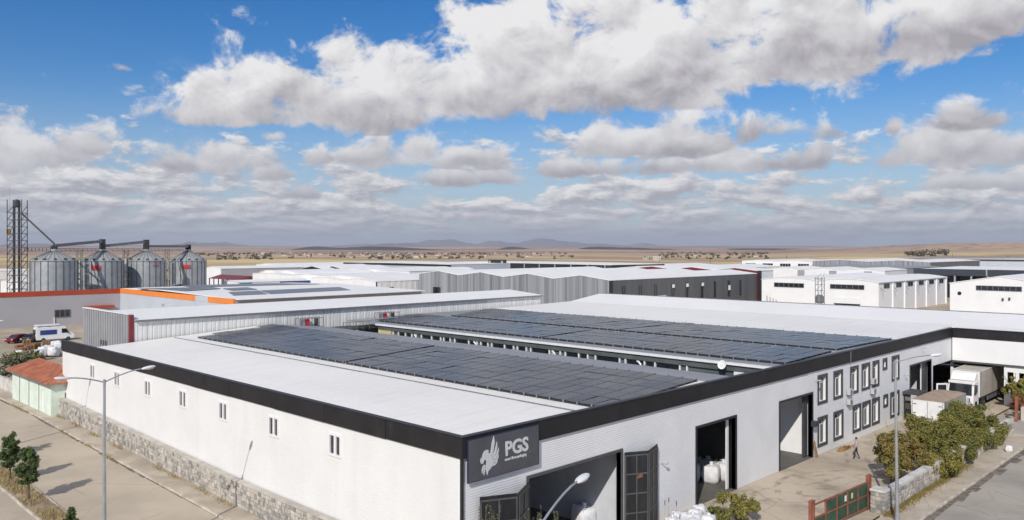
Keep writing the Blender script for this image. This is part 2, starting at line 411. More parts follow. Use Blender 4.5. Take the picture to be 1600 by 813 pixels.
M['signed'] = mat('sign edge', (.02, .028, .10), .4)
def leafmat(name, c1, c2, c3, s1=.9, s2=9.):
    m = bpy.data.materials.new(name); m.use_nodes = True; g = G(m.node_tree); b = m.node_tree.nodes['Principled BSDF']
    P = g.new('ShaderNodeNewGeometry').outputs['Position']
    c = g.mix(g.ramp(g.noise(P, s1, 3, .5), .40, .60), c1, c2)
    c = g.mix(g.ramp(g.noise(P, s2, 2, .5), .48, .66), c, c3)
    g.link(c, b.inputs['Base Color']); b.inputs['Roughness'].default_value = .65
    b.inputs['Specular IOR Level'].default_value = .25
    return m
M['pine'] = leafmat('pine needles', (.05, .082, .026), (.08, .12, .038), (.13, .16, .06))
M['olive'] = leafmat('olive shrub leaves', (.125, .14, .03), (.20, .185, .045), (.28, .21, .06))
M['green'] = leafmat('green shrub leaves', (.09, .11, .03), (.155, .16, .042), (.23, .19, .06))
M['autumn'] = leafmat('autumn shrub leaves', (.23, .16, .045), (.15, .15, .04), (.28, .20, .065))
M['redleaf'] = leafmat('red brown shrub leaves', (.20, .07, .03), (.14, .085, .035), (.24, .11, .04))
M['dusty'] = leafmat('dusty green leaves', (.10, .115, .06), (.15, .155, .085), (.2, .19, .11))
M['scrub'] = leafmat('far scrub', (.06, .065, .045), (.085, .08, .05), (.10, .09, .055), .05, .5)

def ground_mat():
    m = bpy.data.materials.new('ground'); m.use_nodes = True; g = G(m.node_tree); b = m.node_tree.nodes['Principled BSDF']
    P = g.new('ShaderNodeNewGeometry').outputs['Position']
    d = g.v('LENGTH', g.v('SUBTRACT', g.v('MULTIPLY', P, (1, 1, 0)), (CAM[0], CAM[1], 0)))
    near = g.mix(g.ramp(g.noise(P, .12, 6, .6), .35, .65), (.36, .295, .215), (.50, .43, .33))
    # fields in long strips, then bare pinkish steppe with scrub
    f1 = g.noise(g.v('MULTIPLY', P, (.0016, .0048, 0)), 1., 4, .55)
    fld = g.mix(g.ramp(f1, .42, .56), (.56, .43, .235), (.38, .275, .19))
    fld = g.mix(g.ramp(g.noise(g.v('MULTIPLY', P, (.0042, .0018, 0)), 1., 3, .5), .52, .60), fld, (.66, .52, .27))
    st = g.mix(g.ramp(g.noise(g.v('MULTIPLY', P, (.0007, .0007, 0)), 1., 6, .6), .38, .62), (.33, .225, .175), (.52, .375, .28))
    vo = g.new('ShaderNodeTexVoronoi'); vo.inputs['Scale'].default_value = .021; g.link(P, vo.inputs['Vector'])
    sc = g.m('MULTIPLY', g.ramp(vo.outputs['Distance'], .36, .18), g.ramp(g.noise(P, .0016, 3, .5), .40, .52))
    st = g.mix(g.m('MULTIPLY', sc, .9), st, (.12, .10, .08))
    far = g.mix(g.ramp(d, 1300, 2400), fld, st)
    c = g.mix(g.ramp(d, 420, 560), near, far)
    g.link(c, b.inputs['Base Color']); b.inputs['Roughness'].default_value = .95; b.inputs['Specular IOR Level'].default_value = .1
    return m
M['ground'] = ground_mat()
M['mount'] = mat('bare mountain', (.26, .215, .19), .95, var=.15, scale=.0012, hue=((.17, .15, .14), .0006, .45, .6, .8))
M['shade_hill'] = mat('cloud shadowed hill', (.075, .062, .055), .95, var=.12, scale=.004)  # cloud shadow over the far hills painted into the colour

# ------------------------------------------------------------------ setting: terrain, roads, pavements
def gz(y):                                             # the plot rises gently towards the back
    return max(0., min(.9, (y - 20) * .0225))
def vnoise(x, y):
    from mathutils import noise as mn
    return mn.noise(Vector((x, y, 0)))
def px_of(az): return CX + F * math.tan(az) if abs(az) < 1.2 else (9999 if az > 0 else -9999)
def terrain(r, az):
    """height of the steppe, camera-centred polar (az measured from the viewing direction)"""
    h = 0.
    X, Y = r * sin(az), r * cos(az)
    k = max(0., min(1., (r - 1300) / 2500))
    h += k * (10 * vnoise(X / 1400 + 3, Y / 1400) + 7 * vnoise(X / 600, Y / 600 + 9) + 3)
    k2 = max(0., min(1., (r - 4500) / 5000)) * max(0., min(1., (16000 - r) / 4000))
    h += k2 * (16 + 26 * vnoise(X / 2600 + 7, Y / 2600 + 2))
    a = math.degrees(az)
    e = exp(-((a - 31) / 9.5) ** 2) * exp(-((r - 2600) / 700.) ** 2)        # low hill on the right
    h += 30 * e * (1 + .25 * vnoise(a / 2.1, 4))
    return h
def build_ground():
    rr = [0.01]; r = 6.
    while r < 27500: rr.append(r); r *= 1.055 if r < 900 else 1.035
    rr.append(27500.)
    na = 360; v = []; f = []
    fw = (.7134, .7007); rt = (.7007, -.7134)
    azs = [i / na * 2 * pi - pi for i in range(na)]
    # denser where the view is open
    for r in rr:
        for az in azs:
            sx, cy = r * sin(az), r * cos(az)
            x = CAM[0] + sx * rt[0] + cy * fw[0]; y = CAM[1] + sx * rt[1] + cy * fw[1]
            v.append((x, y, gz(y) * max(0., min(1., (1500 - r) / 500)) - .25 + terrain(r, az)))
    n = na
    for k in range(len(rr) - 1):
        for i in range(n):
            j = (i + 1) % n
            f.append((k * n + i, (k + 1) * n + i, (k + 1) * n + j, k * n + j))
    me = bpy.data.meshes.new('ground'); me.from_pydata(v, [], f); me.materials.append(M['ground'])
    me.polygons.foreach_set('use_smooth', [True] * len(me.polygons))
    struct(add('ground', me))
build_ground()
def polar(r, az): return (CAM[0] + r * (sin(az) * .7007 + cos(az) * .7134), CAM[1] + r * (-sin(az) * .7134 + cos(az) * .7007))
def ridge(name, r, px0, px1, prof, depth, m, step=4, rough=.0):
    """a hill or mountain range with real depth: prof(px) gives its crest height in metres"""
    v = []; f = []
    n = int((px1 - px0) / step) + 1
    rows = [(-1., 0.), (-.75, .22), (-.5, .52), (-.25, .83), (0., 1.), (.3, .8), (1., 0.)]
    for i in range(n):
        px = px0 + i * step; az = atan((px - CX) / F); h = prof(px)
        for (o, q) in rows:
            rad = r + o * depth
            x, y = polar(rad, az)
            jag = 1 + rough * (vnoise(px / 23 + o * 3, o * 5 + r / 999) + .5 * vnoise(px / 9, o * 7))
            v.append((x, y, -3 + h * q * (jag if 0 < q < 1 else 1)))
    k = len(rows)
    for i in range(n - 1):
        for j in range(k - 1):
            f.append((i * k + j, i * k + j + 1, (i + 1) * k + j + 1, (i + 1) * k + j))
    me = bpy.data.meshes.new(name); me.from_pydata(v, [], f); me.materials.append(m)
    me.polygons.foreach_set('use_smooth', [True] * len(me.polygons))
    return struct(add(name, me))
def bumps(lst, base=0):
    return lambda px: base + sum(h * exp(-((px - c) / w) ** 2) for c, w, h in lst)
mt = bumps([(345, 40, 130), (575, 60, 90), (660, 30, 110), (705, 38, 200), (770, 18, 150), (805, 35, 95), (850, 32, 215), (900, 30, 130), (1005, 26, 110), (1100, 70, 40), (200, 70, 60), (1250, 90, 40)], 25)
ridge('mountain_range', 22500, -260, 1860, lambda p: mt(p) * (1 + .18 * vnoise(p / 17, 3) + .1 * vnoise(p / 6, 8)), 3300, M['mount'], 4, .5)
mt2 = bumps([(310, 60, 95), (620, 50, 90), (930, 60, 75), (1450, 90, 60), (60, 90, 70)], 15)
ridge('mountain_range', 15500, -260, 1860, lambda p: mt2(p) * (1 + .2 * vnoise(p / 19, 13) + .1 * vnoise(p / 7, 1)), 1900, M['mount'], 5, .5)
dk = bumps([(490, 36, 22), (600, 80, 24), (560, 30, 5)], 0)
ridge('hill', 4700, 395, 700, lambda p: dk(p) * (1 + .2 * vnoise(p / 21, 5)), 900, M['shade_hill'], 5, .3)
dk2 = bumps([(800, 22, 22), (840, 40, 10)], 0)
ridge('hill', 4900, 735, 915, lambda p: dk2(p) * (1 + .2 * vnoise(p / 21, 6)), 700, M['shade_hill'], 5, .3)
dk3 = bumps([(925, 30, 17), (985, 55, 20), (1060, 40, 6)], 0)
ridge('hill', 4200, 860, 1130, lambda p: dk3(p) * (1 + .2 * vnoise(p / 21, 7)), 800, M['shade_hill'], 5, .3)
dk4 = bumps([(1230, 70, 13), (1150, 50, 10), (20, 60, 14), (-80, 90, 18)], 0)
ridge('hill', 5600, 1080, 1330, lambda p: dk4(p) * (1 + .2 * vnoise(p / 21, 8)), 700, M['shade_hill'], 5, .3)

YB = [-70, -30, 0, 8, 14, 20, 30, 40, 50, 60, 70, 80, 100, 130]
def strip(name, x0, x1, dz, m, yb=YB, thick=0):
    mb = MB()
    for a, b in zip(yb[:-1], yb[1:]):
        if thick: mb.hexa([(x0, a, gz(a) + dz - thick), (x1, a, gz(a) + dz - thick), (x1, b, gz(b) + dz - thick), (x0, b, gz(b) + dz - thick), (x0, a, gz(a) + dz), (x1, a, gz(a) + dz), (x1, b, gz(b) + dz), (x0, b, gz(b) + dz)])
        else: mb.poly([(x0, a, gz(a) + dz), (x1, a, gz(a) + dz), (x1, b, gz(b) + dz), (x0, b, gz(b) + dz)])
    return struct(mb.build(name, m))
strip('road', -8.85, -2.25, -.11, M['asphalt'])
strip('road', -22.5, -10.6, -.11, M['asphalt'])
pavL = strip('pavement', -2.08, -.2, .0, M['pave'], thick=.3)
med = strip('median_strip', -10.45, -9.0, .01, M['earth'], thick=.35)
# kerb stones, one object each where they can be told apart
def kerb_mesh(L, w, h):
    return MB().bbox(-w / 2, 0, -.3, w / 2, L - .03, h, .025)
def make_kerbs(parent, x, y0, y1, L, w, h, along='y', z0=None):
    mb = kerb_mesh(L, w, h); me = bpy.data.meshes.new('kerb_stone'); me.from_pydata(mb.v, [], mb.f); me.materials.append(M['kerb'])
    t = y0
    while t < y1:
        o = add('kerb_stone', me, parent)
        j = random.uniform(-.018, .018)
        if along == 'y': o.location = (x + j, t, gz(t) + random.uniform(-.02, .015)); o.rotation_euler = (atan(.0225) if 20 <= t < 60 else 0, 0, random.uniform(-.012, .012))
        else: o.location = (t, x + j, random.uniform(-.02, .015)); o.rotation_euler = (0, 0, -pi / 2 + random.uniform(-.012, .012))
        if along != 'y': o.location.x += 0
        t += L
make_kerbs(pavL, -2.165, 4, 92, 1.0, .16, .005)
make_kerbs(med, -8.925, 10, 46, 1.0, .14, .02)
make_kerbs(med, -10.525, 10, 46, 1.0, .14, .02)
# dirt lying in the left gutter
def gutter_line(name, pts):
    mb = MB()
    for (x0, x1, y0, y1) in pts: mb.poly([(x0, y0, gz(y0) - .104), (x1, y0, gz(y0) - .104), (x1, y1, gz(y1) - .104), (x0, y1, gz(y1) - .104)])
    return tag(mb.build(name, M['gutter_dirt']), 'brown dirt line lying along the left street gutter', 'dirt', kind='stuff')
gp = []
y = 21.
while y < 80:
    L = random.uniform(.5, 2.2); w = random.uniform(.06, .28)
    if y < 30: w *= .5
    gp.append((-2.26 - w, -2.245, y, y + L)); y += L + random.uniform(0, .25)
gutter_line('gutter_dirt', gp)
# right hand side: yard, pavement, kerb, gutter, road
yard = MB(); yard.poly([(-14, -9.3, -.02), (66, -9.3, -.02), (66, -6, -.02), (110, -6, -.02), (110, -.02, -.02), (-14, -.02, -.02)])
struct(yard.build('yard', M['yard']))
dr = MB(); dr.poly([(59.3, -11.6, -.012), (66.5, -11.6, -.012), (66.5, -6, -.012), (59.3, -9.2, -.012)])
struct(dr.build('driveway', M['road_r']))
pv = MB(); pv.box(-14, -11.40, -.3, 59.2, -9.5, .02); pv.box(66.6, -11.4, -.3, 140, -9.5, .02)
pavR = struct(pv.build('pavement', M['pave']))
make_kerbs(pavR, -11.42, 14, 59, 1.0, .16, .03, along='x')
rd = MB(); rd.poly([(-60, -40, -.11), (200, -40, -.11), (200, -11.5, -.11), (-60, -11.5, -.11)])
struct(rd.build('road', M['road_r']))
gm = MB(); x = 14.
while x < 62:
    L = random.uniform(.8, 2.6); w = random.uniform(.35, .75)
    gm.poly([(x, -11.5 - w, -.104), (x + L, -11.5 - w * random.uniform(.7, 1.1), -.104), (x + L, -11.5, -.104), (x, -11.5, -.104)]); x += L
tag(gm.build('gutter_dirt', M['gutter_dirt']), 'brown dirt and dead leaves filling the right street gutter', 'dirt', kind='stuff')

# ------------------------------------------------------------------ the factory
def open_wall(mb, axis, c0, c1, a0, a1, z0, z1, holes):
    """wall slab between c0..c1 (thickness) with rectangular holes (a, b, za, zb) along a"""
    xs = sorted({a0, a1, *[h[0] for h in holes], *[h[1] for h in holes]})
    for i in range(len(xs) - 1):
        p, q = xs[i], xs[i + 1]; mid = (p + q) / 2
        cuts = sorted([(h[2], h[3]) for h in holes if h[0] <= mid <= h[1]])
        z = z0
        for (s, e) in cuts + [(z1, z1)]:
            if s > z + 1e-4:
                if axis == 'x': mb.box(p, c0, z, q, c1, s)
                else: mb.box(c0, p, z, c1, q, s)
            z = max(z, e)
fac = thing('factory_building', 'large white factory hall with charcoal fascia and a pale low roof', 'factory')
UPW = [(39.1, 41.0), (42.2, 44.1), (45.7, 47.5), (48.25, 50.15), (50.8, 52.4), (53.3, 54.4), (55.6, 57.6)]
LOW = [(39.1, 41.0), (42.2, 44.2), (46.25, 48.1), (48.4, 50.3), (50.65, 52.5), (53.45, 54.6), (55.2, 57.6)]
T = .3
fr = .22
holes = []
wins = []
for k, (a, b) in enumerate(UPW): wins.append((a, b, 5.4 if k == 5 else 4.08, 6.52, k))
for k, (a, b) in enumerate(LOW): wins.append((a, b, 1.85 if k == 5 else .6, 3.06, k))
for a, b, z0, z1, k in wins: holes.append((a + fr, b - fr, z0 + fr, z1 - fr))
DOORS = [(4.6, 12.5, 5.05), (20.75, 25.8, 5.08), (32.5, 38.1, 5.15), (60.7, 66.9, 5.0)]
for a, b, h in DOORS: holes.append((a, b, -.05, h))
holes.append((67.6, 74.6, -.05, 4.35))
w = MB(); open_wall(w, 'x', 0, T, 0, 75, -.2, 6.95, holes); w.build('wall', M['front_wall'], fac)
# long side wall with small windows
LW = [49.9, 43.95, 37.4, 30.9, 24.45, 17.62, 10.75]
lh = [(y - .55, y + .55, 5.18, 6.34) for y in LW]
w = MB(); open_wall(w, 'y', 0, T, T, 58.3, -.2, 6.95, lh); w.build('wall', M['white_wall'], fac)
for y in LW:
    f = MB()
    f.box(-.07, y - .62, 5.1, .1, y - .5, 6.42); f.box(-.07, y + .5, 5.1, .1, y + .62, 6.42)
    f.box(-.07, y - .5, 5.1, .1, y + .5, 5.24); f.box(-.07, y - .5, 6.28, .1, y + .5, 6.42)
    f.box(-.05, y - .10, 5.24, .1, y + .10, 6.28)
    o = f.build('window', M['pvc'], fac)
    for s in (-1, 1):
        MB().box(.03, y + .10 * s if s > 0 else y - .5, 5.24, .08, y + .5 if s > 0 else y - .10, 6.28).build('pane', M['wglass'], o)
# rear and far walls close the shed
w = MB(); w.box(T, 58.0, -.2, 75, 58.3, 6.6); w.box(74.7, T, 4.4, 75, 58, 7.6); w.build('rear_wall', M['inner'], fac)
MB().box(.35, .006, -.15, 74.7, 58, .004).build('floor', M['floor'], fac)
# fascia: one dark panel after another
for k in range(10):
    y0 = .06 + k * 5.83; j_ = random.uniform(-.012, .012); MB().box(-.12 + j_, y0, 6.93 + j_, .06, y0 + 5.80, 7.95 + random.uniform(-.012, .012)).build('fascia_panel', M['fascia'], fac)
xs = [5.25, 12.5, 20.8, 28.9, 37.2, 45.52]
for k, (a, b) in enumerate(zip([-.12] + xs, xs + [74.0])):
    j_ = random.uniform(-.012, .012); MB().box(a + .004, -.12 + j_, 6.93 + j_, b - .022, .06, 7.95).build('fascia_panel', M['fascia'], fac)
m = MB(); m.box(-.17, -.17, 7.955, .16, 58.35, 8.0); m.box(.165, -.17, 7.955, 73.9, .16, 8.0); m.build('parapet_cap', M['trim'], fac)
m = MB(); m.box(.07, .12, 6.6, .14, 58.2, 7.94); m.box(.15, .07, 6.6, 73.9, .14, 7.94); m.build('parapet_lining', M['gutter'], fac)
MB().box(-.09, -.09, -.2, .03, .05, 6.92).build('corner_post', M['trim'], fac)
MB().box(45.49, -.16, 6.9, 45.60, -.122, 7.96).build('joint_strip', M['midmetal'], fac)
# first roof: rising white slope, then grey back slope
def roofz(x): return 6.78 + .0535 * x
def slab(mb, x0, z0, x1, z1, y0, y1, t=.12):
    mb.hexa([(x0, y0, z0 - t), (x1, y0, z1 - t), (x1, y1, z1 - t), (x0, y1, z0 - t), (x0, y0, z0), (x1, y0, z1), (x1, y1, z1), (x0, y1, z0)])
m = MB(); slab(m, .16, roofz(.16), 22.4, roofz(22.4), .16, 58.6); m.build('roof', M['roof'], fac)
m = MB(); slab(m, 22.41, roofz(22.4) + .01, 28.6, 7.42, .16, 58.4); m.build('roof_back_slope', M['grey_roof'], fac)
MB().box(22.2, .2, roofz(22.3) + .0, 22.6, 58.5, roofz(22.4) + .05).build('ridge_cap', M['grey_roof'], fac)
# the cable duct lying along the roof
m = MB()
for k in range(20):
    y0 = 1 + k * 2.85; m.box(10.75 + random.uniform(-.03, .03), y0, roofz(10.7) + .012, 10.84, y0 + 2.86, roofz(10.8) + .06)
m.build('cable_duct', M['midmetal'], fac)
# lap seams of the roof sheets (raised, running down the slope)
m = MB()
for k in range(57):
    y0 = 1.0 + k * 1.0
    slab(m, .3, roofz(.3) + .009, 22.3, roofz(22.3) + .009, y0, y0 + .03, .03)
m.build('roof_seams', M['roof'], fac)['kind'] = 'stuff'
# windows of the door front
for a, b, z0, z1, k in wins:
    o = MB()
    o.box(a, -.06, z0, a + fr, .04, z1); o.box(b - fr, -.06, z0, b, .04, z1)
    o.box(a + fr, -.06, z0, b - fr, .04, z0 + fr); o.box(a + fr, -.06, z1 - fr, b - fr, .04, z1)
    o = o.build('window', M['surround'], fac)
    MB().box(a + fr, .235, z0 + fr, b - fr, .26, z1 - fr).build('pane', M['wglass'], o)
    if k != 5:
        s = MB(); zt = z0 + fr + (z1 - z0 - 2 * fr) * .74; xm = (a + b) / 2
        s.box(a + fr, .19, zt, b - fr, .234, zt + .06); s.box(xm - .035, .19, z0 + fr, xm + .035, .234, zt)
        s.box(a + fr + .003, .19, z0 + fr + .003, a + fr + .06, .234, z1 - fr - .003); s.box(b - fr - .06, .19, z0 + fr + .003, b - fr - .003, .234, z1 - fr - .003)
        s.build('sash', M['pvc'], o)
    m = MB(); m.box(a + fr, .045, z0 + fr - .04, b - fr, .19, z0 + fr + .03); m.build('sill', M['pvc'], o)
    m = MB(); m.box(b - fr - .022, .045, z0 + fr + .03, b - fr - .002, .188, z1 - fr); m.build('reveal', M['pvc'], o)
# door openings: frames, inner bays
for k, (a, b, h) in enumerate(DOORS):
    m = MB(); m.box(a - .16, -.05, 0, a, .34, h + .16); m.box(b, -.05, 0, b + .16, .34, h + .16); m.box(a, -.05, h, b, .34, h + .16)
    m.build('door_frame', M['trim'] if k else M['doorframe'], fac)
for q in ((12.9, T, 13.1, 11), (38.5, T, 38.7, 9), (28.5, 9.0, 38.49, 9.2), (66.95, T, 67.15, 11), (58, 11, 66.94, 11.2)): MB().box(q[0], q[1], .0, q[2], q[3], 6.6).build('partition_wall', M['lit_inner'] if 38 < q[2] < 39 else M['inner'], fac)
MB().box(28.3, T + .01, .0, 28.45, 57.9, 7.28).build('light_well_wall', M['shaded_inner'], fac)
# one big folding leaf on each side of the first doorway
def folding_leaf(p, q, name='door_leaf', rails=(0.2, 1.35, 2.5, 3.65, 4.75), posts=2):
    p, q = Vector((*p, 0)), Vector((*q, 0)); d = (q - p); L = d.length; d.normalize(); n = Vector((-d.y, d.x, 0))
    o = MB(); th = .05
    def bar(s0, s1, z0, z1, off, t):
        A = [p + d * s0 + n * off, p + d * s1 + n * off, p + d * s1 + n * (off + t), p + d * s0 + n * (off + t)]
        o.hexa([(*v.xy, z0) for v in A] + [(*v.xy, z1) for v in A])
    bar(.0, L, .06, 4.95, 0, th)
    leaf = o.build(name, M['leafdoor'], fac)
    o = MB()
    for z in rails: bar(0.004, L - .004, z - .04, z + .04, -.035, .035 + th + .035)
    for k in range(posts + 1):
        s = L * k / posts; s = min(max(s, .045), L - .045)
        for i in range(len(rails) - 1): bar(s - .035, s + .035, rails[i] + .041, rails[i + 1] - .041, -.03, .03 + th + .03)
    o.build('door_rail', M['doorframe'], leaf)
    return leaf
folding_leaf((4.5, -.12), (2.74, -1.05)); folding_leaf((2.70, -1.05), (.95, -.22))
folding_leaf((12.75, -.1), (14.1, -.82)); folding_leaf((14.15, -.82), (15.9, -.25), rails=(.2, 1.35, 2.5, 3.65, 4.75))
MB().box(13.3, -.66, 3.42, 13.75, -.62, 3.62).build('door_plate', M['rust'], fac)
# sliding leaf of the second and third doorway, roller shutter boxes
m = MB(); m.box(25.2, .36, .05, 25.5, .44, 5.0); m.build('door_edge', M['pvc'], fac)
m = MB(); m.box(25.52, .36, .05, 30.0, .46, 5.0); m.build('sliding_door', M['leafdoor'], fac)
m = MB(); m.box(37.3, .36, .05, 38.05, .46, 5.0); m.build('sliding_door', M['surround'], fac)
m = MB(); m.box(65.2, .36, .05, 66.9, .46, 4.95); m.build('sliding_door', M['surround'], fac)
MB().box(65.0, .36, .05, 65.19, .44, 4.95).build('door_edge', M['pvc'], fac)
MB().bbox(37.75, -.45, 2.55, 38.2, -.06, 3.0, .03).build('intercom_box', M['darkmetal'], fac)
# solar arrays: every panel its own object
def pv_mat():
    m = bpy.data.materials.new('solar panel'); m.use_nodes = True; g = G(m.node_tree); b = m.node_tree.nodes['Principled BSDF']
    o = g.new('ShaderNodeTexCoord').outputs['Object']; sp = g.new('ShaderNodeSeparateXYZ'); g.link(o, sp.inputs[0])
    oi = g.new('ShaderNodeObjectInfo').outputs['Random']
    fx = g.m('FRACT', g.m('MULTIPLY', sp.outputs[0], 6.02)); fy = g.m('FRACT', g.m('MULTIPLY', sp.outputs[1], 5.62))
    line = g.m('MAXIMUM', g.m('LESS_THAN', fx, .07), g.m('LESS_THAN', fy, .07))
    c = g.mix(oi, (.009, .010, .017), (.020, .022, .032))
    c = g.mix(g.m('MULTIPLY', line, .35), c, (.10, .105, .12))
    P = g.new('ShaderNodeNewGeometry').outputs['Position']
    c = g.mix(g.m('MULTIPLY', g.ramp(g.noise(P, .23, 5, .6), .4, .75), .28), c, (.08, .076, .072))       # dust
    g.link(c, b.inputs['Base Color'])
    g.link(g.m('MULTIPLY_ADD', g.noise(P, .35, 3, .5), .14, .12), b.inputs['Roughness'])
    b.inputs['Specular IOR Level'].default_value = .30
    return m
M['pv'] = pv_mat()
M['pvframe'] = mat('panel frame', (.17, .175, .185), .35, metal=.6, var=.05)
def panel_mesh(w, l):
    mb = MB(); t = .035
    mb.cm = 1
    fw = .028
    mb.box(0, 0, 0, l, fw, t); mb.box(0, w - fw, 0, l, w, t); mb.box(0, fw, 0, fw, w - fw, t); mb.box(l - fw, fw, 0, l, w - fw, t)
    mb.cm = 0
    mb.box(fw, fw, .004, l - fw, w - fw, t - .004)
    me = bpy.data.meshes.new('solar_panel'); me.from_pydata(mb.v, [], mb.f)
    me.materials.append(M['pv']); me.materials.append(M['pvframe']); me.polygons.foreach_set('material_index', mb.mi); me.update()
    return me
def array(label, x0, z0, x1, z1, rows, spans, pitch, lift=.16):
    """rows of panels from the low edge (x0) to the high edge (x1); spans = (y0, y1 at low edge, y1 at high edge)"""
    y0, ya, yb = spans
    root = thing('solar_array', label, 'solar array', (x0, y0, z0 + lift), group='solar arrays on the factory roofs')
    L = (x1 - x0) / rows; ang = atan2(z1 - z0, x1 - x0); l = hypot(x1 - x0, z1 - z0) / rows
    me = panel_mesh(pitch - .03, l - .05)
    for r in range(rows):
        ye = ya + (yb - ya) * (r + .5) / rows
        n = int((ye - y0) / pitch)
        for k in range(n):
            o = add('solar_panel', me, root)
            o.location = (r * L, k * pitch, r * (z1 - z0) / rows)
            o.rotation_euler = (random.gauss(0, .006), -ang + random.gauss(0, .007), 0)
    n = int((min(ya, yb) - y0) / pitch)
    m = MB()
    for k in range(n + 1):
        y = k * pitch - .035
        m.box(-.10, y, -lift + .002, -.03, y + .09, .05); m.box(x1 - x0 + .03, y, z1 - z0 - lift + .002, x1 - x0 + .10, y + .09, z1 - z0 + .09)
    for r in range(rows):
        for fx in (.25, .75):
            x = (r + fx) * L; z = z0 + (z1 - z0) * (r + fx) / rows - z0
            m.box(x - .03, 0, z - .09, x + .03, n * pitch, z - .03)
    m.build('mounting_rail', M['steel'], root)
    MB().box(-.02, .0, -lift + .01, .02, n * pitch - .03, -.02).build('gap_shade', M['trim'], root)  # dark strips stand in for the shade in the gap under the panels
    MB().box(x1 - x0 - .02, .0, z1 - z0 - lift + .01, x1 - x0 + .02, n * pitch - .03, z1 - z0 - .02).build('gap_shade', M['trim'], root)
    return root
P1 = 1.12
array('nearest solar array, the half that meets the door front fascia', 12.1, roofz(12.1), 21.8, roofz(21.8), 5, (.67, 27.6, 27.6), P1)
array('nearest solar array, the half beside the ribbed grey wall', 12.1, roofz(12.1), 21.8, roofz(21.8), 5, (27.95, 55.2, 57.8), P1)

# ------------------------------------------------------------------ second hall behind the light well
hall2 = thing('factory_hall', 'low hall with dark clerestory front and white gutter between the solar arrays', 'factory', (0, 0, 0))
E2 = 7.78
m = MB(); slab(m, 32.9, E2, 43.6, 7.98, .2, 58.4); slab(m, 43.61, 7.98, 58.6, 7.86, .2, 58.4); m.build('roof', M['grey_roof'], hall2)
m = MB(); m.box(32.55, .3, E2 - .16, 32.95, 51.8, E2 + .02); m.build('gutter', M['gutter'], hall2)
MB().box(32.75, .4, 7.12, 33.0, 51.5, E2 - .17).build('fascia_band', M['dgreen'], hall2)
MB().box(32.98, 9.21, .0, 33.2, 51.5, 7.1).build('wall', M['dgreen'], hall2)
MB().box(32.98, .4, 6.2, 33.2, 9.2, 7.1).build('lintel', M['dgreen'], hall2)
COLY = [48.63, 47.64, 46.31, 45.13, 44.31, 43.38, 41.58, 40.03, 39.49, 38.42, 37.68, 35.42, 34.11, 33.52, 32.45, 31.88, 30.0, 28.71, 28.17, 26.93, 26.32, 23.85, 23.44, 22.45, 21.81, 20.15, 19.07, 18.16, 15.4, 14.75, 12.7, 11.6, 9.1, 8.4]
cm = bpy.data.meshes.new('column'); b = MB().box(-.02, -.07, 3, .12, .07, 7.1); cm.from_pydata(b.v, [], b.f); cm.materials.append(M['gutter'])
for y in COLY: add('column', cm, hall2, (32.83, y, 0))
ys = sorted(COLY)
for a, b in zip(ys[:-1], ys[1:]):
    if b - a > 1: MB().box(32.94, a + .12, 5.5, 32.97, b - .12, 6.95).build('pane', M['dglass'], hall2)
for y in (44.0, 34.0, 22.9, 12.9):
    m = MB(); m.path([(32.6, y, 5.5), (32.6, y, 6.75), (32.6, y + .25, 7.0), (32.75, y + .5, 7.0)], .09, 8); m.build('flue_pipe', M['gutter'], hall2)
    MB().bbox(32.35, y - .75, 6.45, 32.8, y - .2, 6.75, .04).build('fan_box', M['midmetal'], hall2)
MB().box(32.72, .6, 6.25, 32.96, 4.0, 7.1).build('white_panel', M['pvc'], hall2)
MB().box(32.72, 48.9, 6.3, 32.96, 51.4, 7.1).build('cream_panel', mat('cream panel', (.62, .52, .27), .6, var=.1), hall2)
m = MB(); m.box(28.7, 54.0, 7.0, 33.2, 58.0, 7.15); m.build('walkway', M['darkmetal'], hall2)
m = MB()
for k in range(8):
    x = 29.2 + k * .95; m.cyl((x, 53.6, 7.0), (x, 53.6, 8.0), .03); 
m.cyl((29.2, 53.6, 8.0), (35.9, 53.6, 8.05), .03); m.cyl((29.2, 53.6, 7.55), (35.9, 53.6, 7.55), .025)
m.build('railing', M['midmetal'], hall2)
array('middle solar array, the half that meets the door front fascia', 34.5, 7.81, 42.9, 7.965, 4, (.5, 26.3, 26.3), P1)
array('middle solar array, the half reaching the red caged cabinet', 34.5, 7.81, 42.9, 7.965, 4, (26.65, 54.2, 58.0), P1)
array('farthest solar array, the half that meets the door front fascia', 44.5, 7.97, 57.4, 7.865, 6, (.7, 24.3, 24.3), P1)
array('farthest solar array, the half towards the ribbed grey wall', 44.5, 7.97, 57.4, 7.865, 6, (24.6, 52.0, 57.6), P1)
MB().box(43.2, .4, 7.99, 44.2, 52.0, 8.03).build('roof_walkway', mat('roof walkway grating', (.36, .36, .37), .6, var=.05), hall2)
# third hall: white roof over the loading canopy on the right
hall3 = thing('factory_hall', 'white roofed hall whose loading canopy shelters the trucks', 'factory', (0, 0, 0))
m = MB(); slab(m, 58.62, 7.88, 76.5, 8.16, .2, 58.2); slab(m, 74.2, 7.93, 76.5, 8.16, -60, .19); m.build('roof', M['roof'], hall3)
m = MB(); slab(m, 76.51, 8.17, 84.2, 9.12, -60, 58.2); m.build('upper_roof', M['roof_b'], hall3)
m = MB(); slab(m, 84.4, 9.1, 104, 7.0, -60, 58.2); m.build('back_roof', M['roof_b'], hall3)
MB().box(84.1, -60, 8.9, 84.5, 58.2, 9.19).build('ridge_cap', M['midmetal'], hall3)
m = MB(); m.box(73.75, -60, 4.4, 74.05, -.13, 6.93); m.build('canopy_wall', M['wht'], hall3)
for k in range(6): MB().box(73.7, -.14 - (k + 1) * 9.9, 6.94, 74.02, -.14 - k * 9.9 - .02, 7.95).build('fascia_panel', M['fascia'], hall3)
MB().box(73.62, -60, 7.955, 74.2, -.1, 8.0).build('parapet_cap', M['trim'], hall3)
